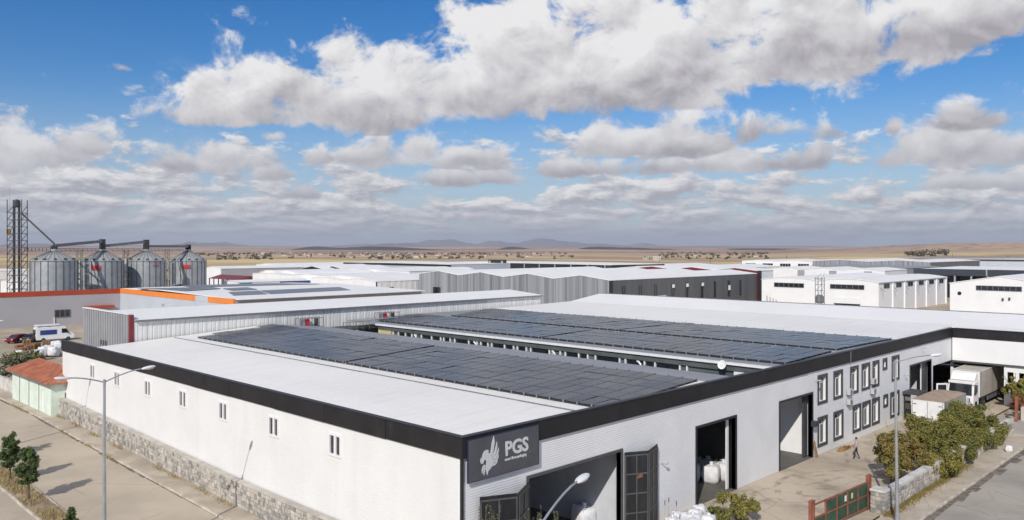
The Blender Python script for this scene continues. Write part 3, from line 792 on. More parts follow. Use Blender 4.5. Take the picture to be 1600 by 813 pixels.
MB().box(73.88, -.35, 6.6, 74.12, -.10, 8.05).build('corner_post', M['pvc'], hall3)
m = MB(); m.box(104, -60, -.1, 104.3, 58, 7.0); m.box(58.7, 58.0, -.1, 104, 58.25, 8.0); m.box(74.7, 20, 0, 104, 20.3, 7); m.build('rear_wall', M['inner'], hall3)
m = MB(); m.box(73.72, -60, 4.2, 104, -.1, 4.39); m.build('canopy_soffit', M['doorframe'], hall3)
m = MB(); open_wall(m, 'y', 73.9, 74.15, -30, -5.2, -.1, 4.19, [(-7.6, -6.6, 2.2, 3.6), (-6.1, -5.5, 2.4, 3.6), (-12, -9, 0, 3.4)]); m.build('end_wall', M['wht'], hall3)

# ------------------------------------------------------------------ the sign on the corner
sg = thing('sign_board', 'dark billboard with white winged horse emblem and the letters PGS', 'sign', (.22, -.14, 5.76))
m = MB(); m.box(0, -.06, 0, 4.95, 0, 2.02); m.build('board', M['signbd'], sg)
m = MB(); m.box(-.03, -.07, -.03, 0, .0, 2.05); m.box(4.95, -.07, -.03, 4.98, .0, 2.05); m.box(0, -.07, -.03, 4.95, 0, 0); m.box(0, -.07, 2.02, 4.95, 0, 2.05); m.build('edge_trim', M['signed'], sg)
def text_mesh(txt, size, ext=.01, bold=0., shear=0):
    c = bpy.data.curves.new('t', 'FONT'); c.body = txt; c.size = size; c.extrude = ext; c.offset = bold; c.shear = shear; c.resolution_u = 3
    o = bpy.data.objects.new('t', c); COL.objects.link(o)
    bpy.context.view_layer.update()
    me = bpy.data.meshes.new_from_object(o.evaluated_get(bpy.context.evaluated_depsgraph_get()))
    bpy.data.objects.remove(o); return me
def put_text(parent, name, txt, size, x, z, m, bold=0., width=None, y=-.075, rot=(pi / 2, 0, 0)):
    me = text_mesh(txt, size, .012, bold); me.materials.clear(); me.materials.append(m)
    o = add(name, me, parent); o.rotation_euler = rot; o.location = (x, y, z)
    if width:
        w0 = max(v.co.x for v in me.vertices) - min(v.co.x for v in me.vertices); o.scale.x = width / w0
    return o
put_text(sg, 'lettering', 'PGS', .98, 2.46, .86, M['signtx'], .028, 1.66)
put_text(sg, 'small_lettering', 'smart flow packaging', .2, 2.46, .60, M['signtx'], .006, 1.55)
put_text(sg, 'faint_lettering', 'A.Ş.', .24, 4.22, .64, mat('faint lettering', (.13, .135, .15), .5), .004, .35)
def emblem(mb, pts, ox=.78, oz=.20, s=1.13):
    mb.prism([(ox + x * s, -.062, oz + z * s) for x, z in pts], (0, -.018, 0))
m = MB()
body = [(.30, .78), (.44, .92), (.60, .86), (.72, .66), (.78, .46), (.72, .30), (.58, .18), (.46, .10), (.42, -.06), (.36, .02), (.34, .16), (.30, .26), (.34, .40), (.36, .54), (.30, .64)]
emblem(m, body)
emblem(m, [(.30, .79), (.29, .66), (.21, .60), (.15, .48), (.08, .50), (.03, .60), (.10, .74), (.14, .90), (.24, 1.02), (.40, 1.05), (.52, .98), (.45, .93)])
emblem(m, [(.06, .78), (.0, .66), (.015, .54), (.07, .49), (.02, .60)])
emblem(m, [(.24, .44), (.13, .36), (.08, .22), (.10, .06), (.14, .18), (.19, .28), (.30, .38)])
emblem(m, [(.30, .34), (.20, .24), (.17, .08), (.22, -.04), (.25, .08), (.28, .2), (.33, .26)])
feathers = [((.60, .87), (.68, 1.30), (.80, 1.58), (.86, 1.30), (.80, 1.02), (.72, .70)), ((.735, .69), (.86, .94), (.99, 1.30), (1.02, 1.08), (.95, .84), (.785, .56)), ((.79, .545), (.96, .76), (1.10, 1.02), (1.10, .84), (.98, .64), (.785, .445)),
            ((.785, .43), (.96, .54), (1.09, .74), (1.08, .58), (.96, .44), (.755, .37)), ((.75, .355), (.92, .38), (1.03, .50), (1.0, .37), (.88, .29), (.69, .275))]
for f in feathers: emblem(m, list(f))
m.build('emblem', M['signtx'], sg)

# ------------------------------------------------------------------ halls around the factory
def gable_z(y, y0, y1, n, ze, rise, arch=False):
    t = ((y - y0) / (y1 - y0) * n) % 1.0 if 0 < (y - y0) / (y1 - y0) < 1 else 0.
    if arch: return ze + rise * (1 - (2 * t - 1) ** 2)
    return ze + rise * (1 - abs(2 * t - 1))
def hall(name, label, x0, y0, x1, y1, ze, n=1, rise=1., front='wht', side='wht', roof='roof_b', rib=0, arch=False, over=.15, cat='building', group=None, base=-.4, back_slope=0):
    """hall with n gables side by side along y, ridges along x"""
    root = thing(name, label, cat, (x0, y0, 0), group=group)
    X, Y = x1 - x0, y1 - y0
    k = n * (6 if arch else 2)
    ys = [Y * i / k for i in range(k + 1)]
    def gh(y): return gable_z(y, 0, Y, n, ze, rise, arch)
    def wall(nm, face, m):
        mb = MB()
        if rib:
            L = Y if face == 'x' else X
            cnt = max(2, int(L / rib)); cuts = sorted({L * i / cnt for i in range(cnt + 1)} | (set(ys) if face == 'x' else set()))
            for i, (a, b) in enumerate(zip(cuts[:-1], cuts[1:])):
                t = -.07 if i % 2 else 0.
                if face == 'x': mb.hexa([(t, a, base), (.25, a, base), (.25, b, base), (t, b, base), (t, a, gh(a)), (.25, a, gh(a)), (.25, b, gh(b)), (t, b, gh(b))])
                else: mb.box(a, t, base, b, .25, ze)
        elif face == 'x':
            for a, b in zip(ys[:-1], ys[1:]): mb.hexa([(0, a, base), (.25, a, base), (.25, b, base), (0, b, base), (0, a, gh(a)), (.25, a, gh(a)), (.25, b, gh(b)), (0, b, gh(b))])
        else: mb.box(.26, 0, base, X, .25, ze)
        o = mb.build(nm, M[m], root)
        return o
    wall('front_wall', 'x', front); wall('side_wall', 'y', side)
    mb = MB(); mb.box(X - .25, .26, base, X, Y, ze - .02); mb.box(.26, Y - .25, base, X - .26, Y, ze - .02); mb.build('rear_wall', M[front], root)
    mb = MB()
    for a, b in zip(ys[:-1], ys[1:]):
        A, B = (a - over if a == 0 else a), (b + over if b == Y else b)
        mb.hexa([(-over, A, gh(a) + .01), (X + over, A, gh(a) + .01), (X + over, B, gh(b) + .01), (-over, B, gh(b) + .01), (-over, A, gh(a) + .16), (X + over, A, gh(a) + .16), (X + over, B, gh(b) + .16), (-over, B, gh(b) + .16)])
    mb.build('roof', M[roof], root)
    return root
def rbox(root, name, m, x0, y0, z0, x1, y1, z1):
    ox, oy, _ = root.location
    return MB().box(x0 - ox, y0 - oy, z0, x1 - ox, y1 - oy, z1).build(name, M[m], root)
def win(root, face, p, a, b, z0, z1, frame='midmetal', pane='dglass', parts=1):
    """window on the face x = p or y = p of a hall: frame proud of the wall, pane inside it"""
    ox, oy, _ = root.location; t = .1; f = MB()
    def bx(mb, a, b, z0, z1, d0, d1):
        if face == 'x': mb.box(p - d0 - ox, a - oy, z0, p - d1 - ox, b - oy, z1)
        else: mb.box(a - ox, p - d0 - oy, z0, b - ox, p - d1 - oy, z1)
    bx(f, a, a + t, z0, z1, .12, -.02); bx(f, b - t, b, z0, z1, .12, -.02); bx(f, a + t, b - t, z0, z0 + t, .12, -.02); bx(f, a + t, b - t, z1 - t, z1, .12, -.02)
    for i in range(1, parts):
        c = a + (b - a) * i / parts; bx(f, c - .05, c + .05, z0 + t, z1 - t, .11, -.02)
    o = f.build('window', M[frame], root)
    for i in range(parts):
        c0 = a + (b - a) * i / parts + (t if i == 0 else .05); c1 = a + (b - a) * (i + 1) / parts - (t if i == parts - 1 else .05)
        q = MB(); bx(q, c0, c1, z0 + t, z1 - t, .07, -.01); q.build('pane', M[pane], o)
    return o

# ribbed hall standing against the back of the factory
b1 = thing('ribbed_hall', 'long pale ribbed metal hall with white roof behind the factory', 'building', (6.7, 59.0, 0))
m = MB(); x = .32
while x < 63.3:
    m.box(x, -.05, 5, min(63.4, x + .36), .3, 9.25); m.box(x + .36, .0, 5, min(63.4, x + .50), .3, 9.25); x += .5
m.build('side_wall', M['rib_w'], b1)
m = MB(); k = 0; y = .31
while y < 14.2:
    m.box(-.09 if k % 2 else .0, y, -.2, .25, y + .36, 9.95); k += 1; y += .36
m.build('end_wall', M['rib_l'], b1)
MB().box(-.12, -.12, 5, .3, .30, 9.95).build('corner_trim', M['maroon'], b1)
m = MB(); slab(m, -.05, 0, 63.6, 0, 0, 1) if False else None
m.hexa([(.35, -.3, 9.28), (63.6, -.3, 9.28), (63.6, 7.3, 9.86), (.35, 7.3, 9.86), (.35, -.3, 9.42), (63.6, -.3, 9.42), (63.6, 7.3, 10.02), (.35, 7.3, 10.02)])
m.hexa([(.35, 7.31, 9.86), (63.6, 7.31, 9.86), (63.6, 14.4, 9.2), (.35, 14.4, 9.2), (.35, 7.31, 10.01), (63.6, 7.31, 10.01), (63.6, 14.4, 9.36), (.35, 14.4, 9.36)])
m.build('roof', M['roof_b'], b1)
MB().box(.3, -.36, 9.2, 63.5, -.31, 9.40).build('gutter', M['midmetal'], b1)
m = MB(); m.box(-.14, .31, 9.955, .4, 14.3, 10.05); m.build('end_cap', M['wht'], b1)
m = MB(); m.box(63.2, .3, 5, 63.4, 14.2, 9.1); m.box(.3, 14.0, -.2, 63.2, 14.2, 9.1); m.build('rear_wall', M['rib_l'], b1)
for k in range(3): MB().box(-.13, 8.1 - k * .75, 6.2, -.095, 8.5 - k * .75, 6.75).build('vent', M['dglass'], b1)

# orange banded warehouse on the left
b2 = thing('banded_warehouse', 'grey L-shaped warehouse with an orange band along its eaves', 'building', (41.34, 158, 0))
m = MB(); m.box(-75, 0, -.4, -.01, .3, 6.98); m.build('side_wall', M['greywall'], b2)
m = MB(); m.box(0, -52.6, -.4, .3, .3, 6.98); m.build('front_wall', M['bluegrey'], b2)
MB().box(-75, -.06, 6.99, -.05, .3, 8.0).build('red_band', M['redorange'], b2)
for a, b in ((-37.35, -.02), (-52.6, -42.7)): MB().box(-.06, a, 7.0, .3, b, 8.0).build('orange_band', M['orange'], b2)
MB().box(-.02, -42.69, 7.0, .3, -37.36, 8.0).build('plain_band', M['bluegrey'], b2)
m = MB(); m.box(-75, .31, 7.4, 42, 6.5, 7.55); m.build('roof', M['roof_b'], b2)
m = MB(); m.hexa([(.31, -54, 7.86), (42, -54, 7.86), (42, -20, 8.3), (.31, -20, 8.3), (.31, -54, 7.98), (42, -54, 7.98), (42, -20, 8.42), (.31, -20, 8.42)])
m.hexa([(.31, -19.99, 8.3), (42, -19.99, 8.3), (42, .3, 7.9), (.31, .3, 7.9), (.31, -19.99, 8.41), (42, -19.99, 8.41), (42, .3, 8.01), (.31, .3, 8.01)]); m.build('roof', M['roof_b'], b2)
m = MB(); m.box(.3, -52.6, -.4, 42, -52.3, 7.8); m.box(41.7, -52.3, -.4, 42, 6.2, 7.38); m.box(-75, 6.2, -.4, 42, 6.5, 7.38); m.build('rear_wall', M['greywall'], b2)
win(b2, 'y', 158, 28.2, 31.2, 2.4, 4.0, parts=3)
MB().cyl((-13.2, -.12, -.3), (-13.2, -.12, 2.4), .1).build('downpipe', M['gutter'], b2)
MB().box(-7.4, -1.2, 4.0, -1.6, -.05, 4.5).build('awning', M['redorange'], b2)
for k, (z0, dy) in enumerate(((5.3, 0), (4.4, -.3), (3.5, 0))): MB().box(-.05, -23.4 + dy, z0, .0, -22.2, z0 + .45).build('louvre', M['mullion'], b2)
def flat_pv(label, pts):
    m = MB(); m.poly(pts); m.v = [(x, y, z + .1) for x, y, z in m.v]
    m.prism([(x, y, z + .09) for x, y, z in pts], (0, 0, -.06))
    return tag(m.build('solar_array', M['pvfar']), label, 'solar array', 'solar arrays on the banded warehouse')
def onroof(px, py):
    p = atz(px, py, 8.3); yy = p[1] - 158
    z = 8.42 - (-20 - yy) * .0129 if yy < -20 else 8.42 - (yy + 20) * .02
    p = atz(px, py, z); return (p[0], p[1], z + .03)
for lb, q in (('grey panels on the warehouse roof right behind the orange band', [(215, 452), (290, 455.5), (345, 452), (330, 449.3)]),
              ('broad far row of grey panels across the warehouse roof', [(300, 449.5), (500, 444.5), (430, 443.5), (285, 446.8)]),
              ('small upper block of grey panels in the middle of the warehouse roof', [(348, 451.6), (386, 449.8), (402, 453), (363, 454.8)]),
              ('small lower block of grey panels in the middle of the warehouse roof', [(357, 457.5), (404, 455), (418, 460.5), (365, 462.8)]),
              ('long grey panel strip at the right of the warehouse roof', [(407, 455), (530, 449.5), (548, 454), (423, 460.5)])):
    flat_pv(lb, [onroof(*p) for p in q])

# zigzag-roofed grey hall in the middle
z1 = hall('zigzag_hall', 'grey ribbed hall with a four peaked zigzag roof', 131.6, 92.6, 204.7, 165.7, 8.95, 4, 1.05, 'rib_g', 'rib_d', 'roof_b', rib=1.05)
rbox(z1, 'corner_trim', 'trim', 131.45, 92.45, -.3, 132.6, 92.55, 8.9)
for k, x in enumerate((136.5, 143.4, 150.2, 158.2, 165., 172.8, 179.6, 187.4, 194.1)):
    win(z1, 'y', 92.53, x, x + 1.0, 2.8, 7.4, 'trim', 'dglass')
    if k in (3, 4, 5, 7): rbox(z1, 'wall_box', 'wht', x + .1, 92.1, 6.3 if k != 7 else 4.6, x + .9, 92.38, 7.2 if k != 7 else 6.0)
rbox(z1, 'doorway', 'dglass', 131.42, 155.6, -.1, 131.5, 159.0, 5.2)
b = hall('white_twin_hall', 'white twin gabled hall left of the zigzag roofed hall', 117.2, 167.8, 152, 206, 6.9, 2, .7, 'wht', 'rib_w', 'roof_b', rib=1.1)
for x in (122, 133.5): rbox(b, 'doorway', 'dglass', x, 167.66, 2, x + 1.4, 167.72, 5.2)
b = hall('maroon_hall', 'hall with maroon gable band behind the zigzag roofed hall', 206.2, 92.8, 216, 140, 9.75, 3, .8, 'maroon', 'wht', 'roof_b')
rbox(b, 'corner_post', 'trim', 205.2, 91.6, 0, 206.1, 92.5, 9.9)
# white twin hall on the right
wh = hall('white_hall', 'white twin gabled hall with long dark window strips and an open dark gate', 184.35, 48.66, 238, 80.3, 8.1, 2, .75, 'wht', 'wht', 'roof_b', arch=True)
win(wh, 'x', 184.35, 68.1, 76.6, 6.2, 7.4, 'midmetal', 'dglass', 6); win(wh, 'x', 184.35, 52.2, 61.0, 6.25, 7.45, 'midmetal', 'dglass', 6)
rbox(wh, 'doorway', 'dglass', 184.27, 53.3, -.2, 184.33, 59.9, 2.5); rbox(wh, 'shutter', 'pvc', 184.12, 53.1, 2.55, 184.3, 60.1, 4.1)
for k in range(7):
    x = 185.2 + k * 8.6
    if k: rbox(wh, 'pilaster', 'wht', x - .3, 48.35, -.2, x + .3, 48.65, 7.9)
    if k < 6: win(wh, 'y', 48.66, x + 2.4, x + 6.3, 6.6, 7.8, 'midmetal', 'dglass', 2)
for k in range(4): MB().cyl((-.15, 3 + 27 - k * .9, .5), (-.15, 3 + 27 - k * .9, 3.0 - .35 * k + .7), .09).build('wall_pipe', M['midmetal'], wh)
m = MB()
for k in range(6):
    a = Vector((1.2 + k * 8.6, -.1, 6.9)); m.cyl(a, a + Vector((0, -.9, -1.1)), .12); 
m.build('flue_stub', M['midmetal'], wh)
rbox(wh, 'verge_trim', 'mullion', 184.2, 48.4, 7.95, 237.9, 48.64, 8.12)
w3 = hall('white_gabled_hall', 'white single gabled hall with a blue window strip at the right edge', 196.85, 13.5, 236, 35.9, 8.0, 1, 2.0, 'wht', 'wht', 'roof_b')
win(w3, 'x', 196.85, 20.2, 30.0, 6.5, 7.7, 'midmetal', 'wglass', 8)
m = MB(); m.lathe((-.08, 20.2, 5.6), [(.45, -.03), (.45, .08)], 16, 'X'); m.build('round_vent', M['dglass'], w3)
for y_, z_ in ((24.0, 4.2), (22.6, 4.4)): rbox(w3, 'wall_lamp', 'darkmetal', 196.5, y_, z_, 196.8, y_ + .35, z_ + .6)
rbox(w3, 'doorway', 'mullion', 196.7, 14.0, 1.8, 196.8, 16.2, 4.6)
gx = hall('white_vent_hall', 'white hall with grey wall vents behind the twin gabled white hall', 242, 68, 262, 108, 9.5, 3, .7, 'wht', 'wht', 'roof_b')
for y_ in (72, 83.5, 94.5): rbox(gx, 'wall_vent', 'mullion', 241.8, y_, 6.6, 241.95, y_ + 2.4, 9.3)
hall('grey_roof_hall', 'low hall with grey roof peeping over the white halls', 290, 78, 330, 122, 9.2, 3, .4, 'wht', 'mullion', 'grey_roof')
# dark banded hall at the right edge
j = thing('dark_banded_hall', 'hall with a deep charcoal band over dark columns at the right edge', 'building', (262, -40, 0))
m = MB(); m.box(0, 0, 7.9, .3, 106, 10.0); m.box(.31, 105.7, 7.9, 50, 106, 10); m.build('fascia_band', M['navy'], j)
m = MB(); m.hexa([(.3, 0, 9.7), (50, 0, 9.7), (50, 106, 9.7), (.3, 106, 9.7), (.3, 0, 9.86), (50, 0, 10.0), (50, 106, 10.0), (.3, 106, 9.86)]); m.build('roof', M['roof_b'], j)
m = MB(); m.box(2.5, 0, -.4, 2.8, 105.6, 7.88); m.build('wall', M['dglass'], j)
for k in range(22): MB().box(.1, 2 + k * 4.8, -.4, .5, 2.5 + k * 4.8, 7.88).build('column', M['mullion'], j)
rbox(j, 'joint_strip', 'mullion', 261.85, 44, 7.9, 261.98, 44.4, 10.0)
k_ = hall('grey_far_hall', 'plain grey hall with low twin gables far on the right', 389.6, 100.4, 470, 158, 9.9, 2, .8, 'rib_g', 'rib_d', 'roof_b')
win(k_, 'x', 389.6, 132, 135, 4.5, 8.2, 'trim'); win(k_, 'x', 389.6, 114, 117, 4.5, 8.2, 'trim')
l_ = hall('white_windowed_hall', 'far white hall with a row of dark windows under low gables', 392, 159, 452, 200, 9.4, 2, .7, 'wht', 'wht', 'roof_b')
for k in range(4):
    a = 161 + k * 10.2; win(l_, 'x', 392, a, a + 6.2, 6.6, 8.4, 'wht', 'dglass', 4)
f_ = hall('far_long_hall', 'far long hall with dark grey roof below the right hand hill', 592, -140, 650, 190, 8.9, 1, 2.2, 'bluegrey', 'bluegrey', 'grey_roof')
rbox(f_, 'eave_band', 'navy', 591.6, -140, 8.0, 591.95, 190, 8.95)
for k in range(9): win(f_, 'x', 592, -120 + k * 22, -106 + k * 22, 4.6, 6.6, 'navy', 'dglass', 3)
hall('long_white_hall', 'long far white hall with a dark end post beyond the maroon hall', 268, 146, 330, 206, 8.2, 2, 1.0, 'wht', 'wht', 'roof_b')
hall('low_white_hall', 'low white hall between the maroon hall and the long white hall', 246, 141, 266, 176, 8.5, 2, .7, 'wht', 'bluegrey', 'roof_b')
# black glass building with sign, and its pale neighbour
pa, pb = atx(537, 412, 213), atx(705, 412, 213)
a_ = hall('pale_banded_hall', 'far pale hall with a thin black band under its white roof', 213, pb[1], 250, pa[1], 9.4, 1, .12, 'bluegrey', 'bluegrey', 'roof_b')
rbox(a_, 'eave_band', 'trim', 212.7, pb[1], 8.6, 212.96, pa[1], 9.4)
pa, pb = atx(700, 413, 250), atx(955, 414, 250)
g_ = hall('black_glass_building', 'far black glass building with a signed tower in its front', 250, pb[1], 290, pa[1], 9.5, 1, .12, 'dglass', 'trim', 'roof_b')
for k in range(9):
    y_ = pb[1] + 3 + k * 9.5; rbox(g_, 'mullion', 'mullion', 249.7, y_, 0, 249.95, y_ + .5, 9.4)
t0, t1 = atx(790, 413, 249)[1], atx(766, 413, 249)[1]
rbox(g_, 'sign_tower', 'trim', 247.6, t0, 0, 249.6, t1, 11.2)
for y_ in (t0 + .2, t1 - 2.0): rbox(g_, 'tower_frame', 'mullion', 247.2, y_, 0, 247.55, y_ + 1.2, 10.6)
put_text(g_, 'lettering', 'PNB', 2.6, -2.48, 7.6, M['signtx'], .06, 4.6, t1 - 2.4 - pb[1], (pi / 2, 0, -pi / 2))
# white halls left of the middle
c_ = atz(463, 427, 8)
q_ = hall('arched_white_hall', 'white hall with twin arched gables and a row of dark side windows', c_[0], c_[1], c_[0] + 85, c_[1] + 26, 7.7, 2, .8, 'wht', 'wht', 'roof_b', arch=True)
for k in range(2):
    for s in (1.6, 7.4): win(q_, 'x', c_[0], c_[1] + k * 13 + s, c_[1] + k * 13 + s + 4.0, 5.2, 6.6, 'wht', 'dglass', 3)
for k in range(7): win(q_, 'y', c_[1], c_[0] + 3 + k * 11.6, c_[0] + 11.6 + k * 11.6, 5.0, 6.6, 'wht', 'dglass', 3)
c_ = atz(345, 420, 8)
q_ = hall('grey_sided_hall', 'white fronted hall with long grey side right of the silos', c_[0], c_[1], c_[0] + 130, c_[1] + 16, 7.9, 1, .8, 'wht', 'greywall', 'roof_b')
c_ = atz(470, 415, 8.3)
hall('far_white_hall', 'far white hall with two dark gable ends behind the arched hall', c_[0], c_[1], c_[0] + 60, c_[1] + 44, 8.0, 2, .8, 'wht', 'wht', 'roof_b')
c_ = atz(516, 419, 8); 
for lb, px in (('left of two dark gable ends on the far white halls', 505), ('right of two dark gable ends on the far white halls', 537)):
    p = atz(px, 417, 8.6); b = hall('dark_gabled_shed', lb, p[0], p[1], p[0] + 26, p[1] + 18, 7.4, 1, 1.3, 'trim', 'wht', 'roof_b')
c_ = atz(640, 424, 8.4)
hall('white_block', 'plain white flat block left of the zigzag roofed hall', c_[0], c_[1], c_[0] + 30, c_[1] + 40, 8.3, 1, .25, 'wht', 'wht', 'roof_b')
c_ = atz(570, 435, 7.6)
hall('flat_white_hall', 'flat white hall in front of the arched white hall', c_[0], c_[1], c_[0] + 36, c_[1] + 70, 7.5, 3, .45, 'wht', 'wht', 'roof_b')
rc = thing('open_shed', 'open shed with maroon roof on dark posts right of the silos', 'shed', (114.5, 249, 0))
m = MB(); m.prism([(0, 0, 5.2), (5, 0, 6.6), (10, 0, 5.2)], (0, 23, 0)); m.build('roof', M['maroon'], rc)
for k in range(7):
    for x_ in (.3, 9.5): MB().box(x_, .3 + k * 3.7, -.3, x_ + .3, .6 + k * 3.7, 5.18).build('post', M['trim'], rc)
m = MB(); m.box(8.6, .5, -.3, 9.0, 22, 3.4); m.build('back_panel', M['wht'], rc)
p = atz(372, 441, 6.5); tb = hall('teal_trimmed_shed', 'small white shed with a teal corner panel on the left', p[0], p[1], p[0] + 42, p[1] + 9, 6.3, 1, .5, 'wht', 'wht', 'roof_b')
rbox(tb, 'teal_panel', 'teal', p[0] + .5, p[1] - .1, 2, p[0] + 4.5, p[1] - .02, 6.3); rbox(tb, 'blue_band', 'vanblue', p[0] + 14, p[1] - .1, 5.2, p[0] + 40, p[1] - .02, 6.3)
# white sheds at the far left behind the silos
for lb, px, py, z_ in (('white low shed at the left picture edge beside the elevator tower', -6, 422, 5.5), ('second white low shed behind the elevator tower', 30, 440, 6.0)):
    p = atz(px, py, z_); hall('white_shed', lb, p[0], p[1], p[0] + 30, p[1] + 22, z_ - .6, 1, .8, 'wht', 'wht', 'roof_b')

# lattice mast in front of the white twin hall
x, y, _ = atd(1281, 470, 202); mr = thing('lattice_mast', 'slim lattice mast standing before the white twin gabled hall', 'mast', (x, y, 0))
for sx in (-.8, .8):
    for sy in (-.8, .8): MB().cyl((sx, sy, -.3), (sx, sy, 9.6), .09, n=5).build('leg', M['midmetal'], mr)
m = MB(); z_ = .5
while z_ < 9.3:
    for a, b, c, d in ((-.8, -.8, .8, -.8), (-.8, -.8, -.8, .8), (-.8, .8, .8, .8), (.8, -.8, .8, .8)): m.cyl((a, b, z_), (c, d, z_), .06, n=4)
    m.cyl((-.8, -.8, z_), (.8, -.8, z_ + 1.4), .05, n=4); m.cyl((-.8, .8, z_), (-.8, -.8, z_ + 1.4), .05, n=4); z_ += 1.45
m.build('brace', M['midmetal'], mr)
m = MB(); m.lathe((0, 0, 3.2), [(.8, 0), (1.0, .4), (1.0, 1.6), (.5, 2.1)], 12); m.build('filter_drum', M['midmetal'], mr)
MB().box(-2.2, -1.1, 2.5, 2.2, 1.1, 2.62).build('platform', M['midmetal'], mr)

# ------------------------------------------------------------------ silos
SILO = [(84.5, 193, 33.2, 'leftmost corrugated silo, next to the elevator tower'), (160, 212, 30.5, 'second silo from the left with a red plate'), (228.5, 223, 28.8, 'third silo from the left, without a big red plate'), (294, 243, 26.3, 'rightmost silo with a red plate high on its shell')]
M['silo'] = mat('galvanised silo sheet', (.42, .445, .46), .45, metal=.4, var=.08, scale=.5, ribs=('Z', .42, .08))
M['silorib'] = mat('silo stiffener', (.13, .14, .15), .5, metal=.6, var=.1)
M['silotop'] = mat('silo roof sheet', (.48, .50, .49), .5, metal=.45, var=.06, scale=.6)
tops = []
for k, (px, d, hw, lb) in enumerate(SILO):
    x, y, _ = atd(px, 450, d); r = hw * d / F
    ze = H - (407.3 - CY) * d / F; zt = H - (391.3 - CY) * d / F
    root = thing('grain_silo', lb, 'silo', (x, y, 0), group='grain silos'); tops.append(Vector((x, y, zt)))
    n = 48; m = MB(); m.lathe((0, 0, 0), [(r, -.3), (r, ze)], n); smooth_angle(m.build('shell', M['silo'], root), 40)
    m = MB(); m.lathe((0, 0, 0), [(r + .25, ze - .05), (r + .25, ze + .06), (.7, zt - .2), (.7, zt + .3)], 24); m.build('roof', M['silotop'], root)
    m = MB()
    for i in range(20):
        a = 2 * pi * i / 20 + .1; c, s = cos(a), sin(a); m.cyl((c * (r + .06), s * (r + .06), 0), (c * (r + .06), s * (r + .06), ze - .1), .075, n=4, cap=False)
    m.build('stiffener', M['silorib'], root)['kind'] = 'stuff'
    m = MB()
    for i in range(24):
        a = 2 * pi * i / 24; c, s = cos(a), sin(a); m.cyl((c * (r + .2), s * (r + .2), ze + .1), (c * .75, s * .75, zt - .12), .07, n=4, cap=False)
    m.build('roof_rib', M['midmetal'], root)['kind'] = 'stuff'
    for i in range(5):
        a = atan2(CAM[1] - y, CAM[0] - x) + (-.85 + i * .45); m = MB(); m.box(-.25, -.25, 0, .25, .25, .5)
        m.build('roof_vent', M['darkmetal'], root, loc=(cos(a) * (r - .2), sin(a) * (r - .2), ze + .1), rz=a)
    if k in (1, 3, 2):
        aa = atan2(CAM[1] - y, CAM[0] - x) + (-.28 if k == 1 else (-.1 if k == 3 else .5)); hh = 1.1 if k != 2 else .25; ww = 1.05 if k != 2 else .8
        m = MB(); m.hexa([(r + .12, -ww, ze - 1.2 - hh), (r + .2, -ww, ze - 1.2 - hh), (r + .2, ww, ze - 1.2 - hh), (r + .12, ww, ze - 1.2 - hh), (r + .12, -ww, ze - 1.2), (r + .2, -ww, ze - 1.2), (r + .2, ww, ze - 1.2), (r + .12, ww, ze - 1.2)])
        m.build('red_plate', M['red'], root, rz=aa)
    MB().box(-.6, -.6, zt + .25, .6, .6, zt + 1.1).build('inlet_box', M['darkmetal'], root)
# conveyors from silo to silo
names = ['inclined conveyor between the first and second silo', 'inclined conveyor between the second and third silo', 'level conveyor catwalk between the third and fourth silo']
for k in range(3):
    A, B = tops[k] + Vector((0, 0, .75)), tops[k + 1] + Vector((0, 0, 2.0 if k < 2 else .8))
    root = thing('conveyor', names[k], 'conveyor', tuple(A), group='conveyors over the silos')
    Z = Vector((0, 0, 1)); d = (B - A); n = int(d.length / 1.6)
    m = MB(); dd = d.normalized(); sd = Vector((-dd.y, dd.x, 0)).normalized()
    pts = [Vector() - sd * .35, Vector() + sd * .35]
    m.hexa([tuple(pts[0]), tuple(pts[0] + d), tuple(pts[1] + d), tuple(pts[1]), tuple(pts[0] + Z * .7), tuple(pts[0] + d + Z * .7), tuple(pts[1] + d + Z * .7), tuple(pts[1] + Z * .7)])
    m.build('trough', M['midmetal'], root)
    lv = Vector((B.x - A.x, B.y - A.y, tops[k + 1].z - tops[k].z))
    m = MB()
    for z_ in (-.35, -.95): m.cyl(Z * z_ + sd * .7, lv + Z * z_ + sd * .7, .06, n=5)
    for i in range(n + 1): m.cyl(lv * (i / n) + Z * -.95 + sd * .7, lv * (i / n) + Z * -.35 + sd * .7, .05, n=4)
    for i in range(n): m.cyl(lv * (i / n) + Z * -.95 + sd * .7, lv * ((i + 1) / n) + Z * -.35 + sd * .7, .04, n=4)
    m.build('catwalk', M['darkmetal'], root)
    MB().box(-.6 + d.x, -.6 + d.y, d.z - .9, .6 + d.x, .6 + d.y, d.z + .9).build('head_box', M['darkmetal'], root)
    # ladder tower between the silos
    px = (124, 196.5, 260.5)[k]; dist = (205, 219, 236)[k]
    x, y, _ = atd(px, 450, dist); zt = A.z - .6
    root = thing('ladder_tower', ('left', 'middle', 'right')[k] + ' of three ladder towers standing between the silos', 'tower', (x, y, 0), group='ladder towers between the silos')
    m = MB()
    for sx in (-.55, .55):
        for sy in (-.55, .55): m.cyl((sx, sy, -.3), (sx, sy, zt), .08, n=5)
    m.build('leg', M['midmetal'], root)
    m = MB(); zz = 1.
    while zz < zt - 1:
        m.cyl((-.55, -.55, zz), (.55, -.55, zz + 1), .05, n=4); m.cyl((.55, .55, zz), (-.55, .55, zz + 1), .05, n=4); m.box(-.6, -.6, zz - .05, .6, .6, zz); zz += 1.3
    m.build('brace', M['midmetal'], root)
    m = MB(); zz = 1.2
    while zz < 13: m.box(-.75, -.75, zz, -.1, .5, zz + random.uniform(.8, 1.5)); zz += 1.9
    m.build('cladding_panel', M['gutter'], root)
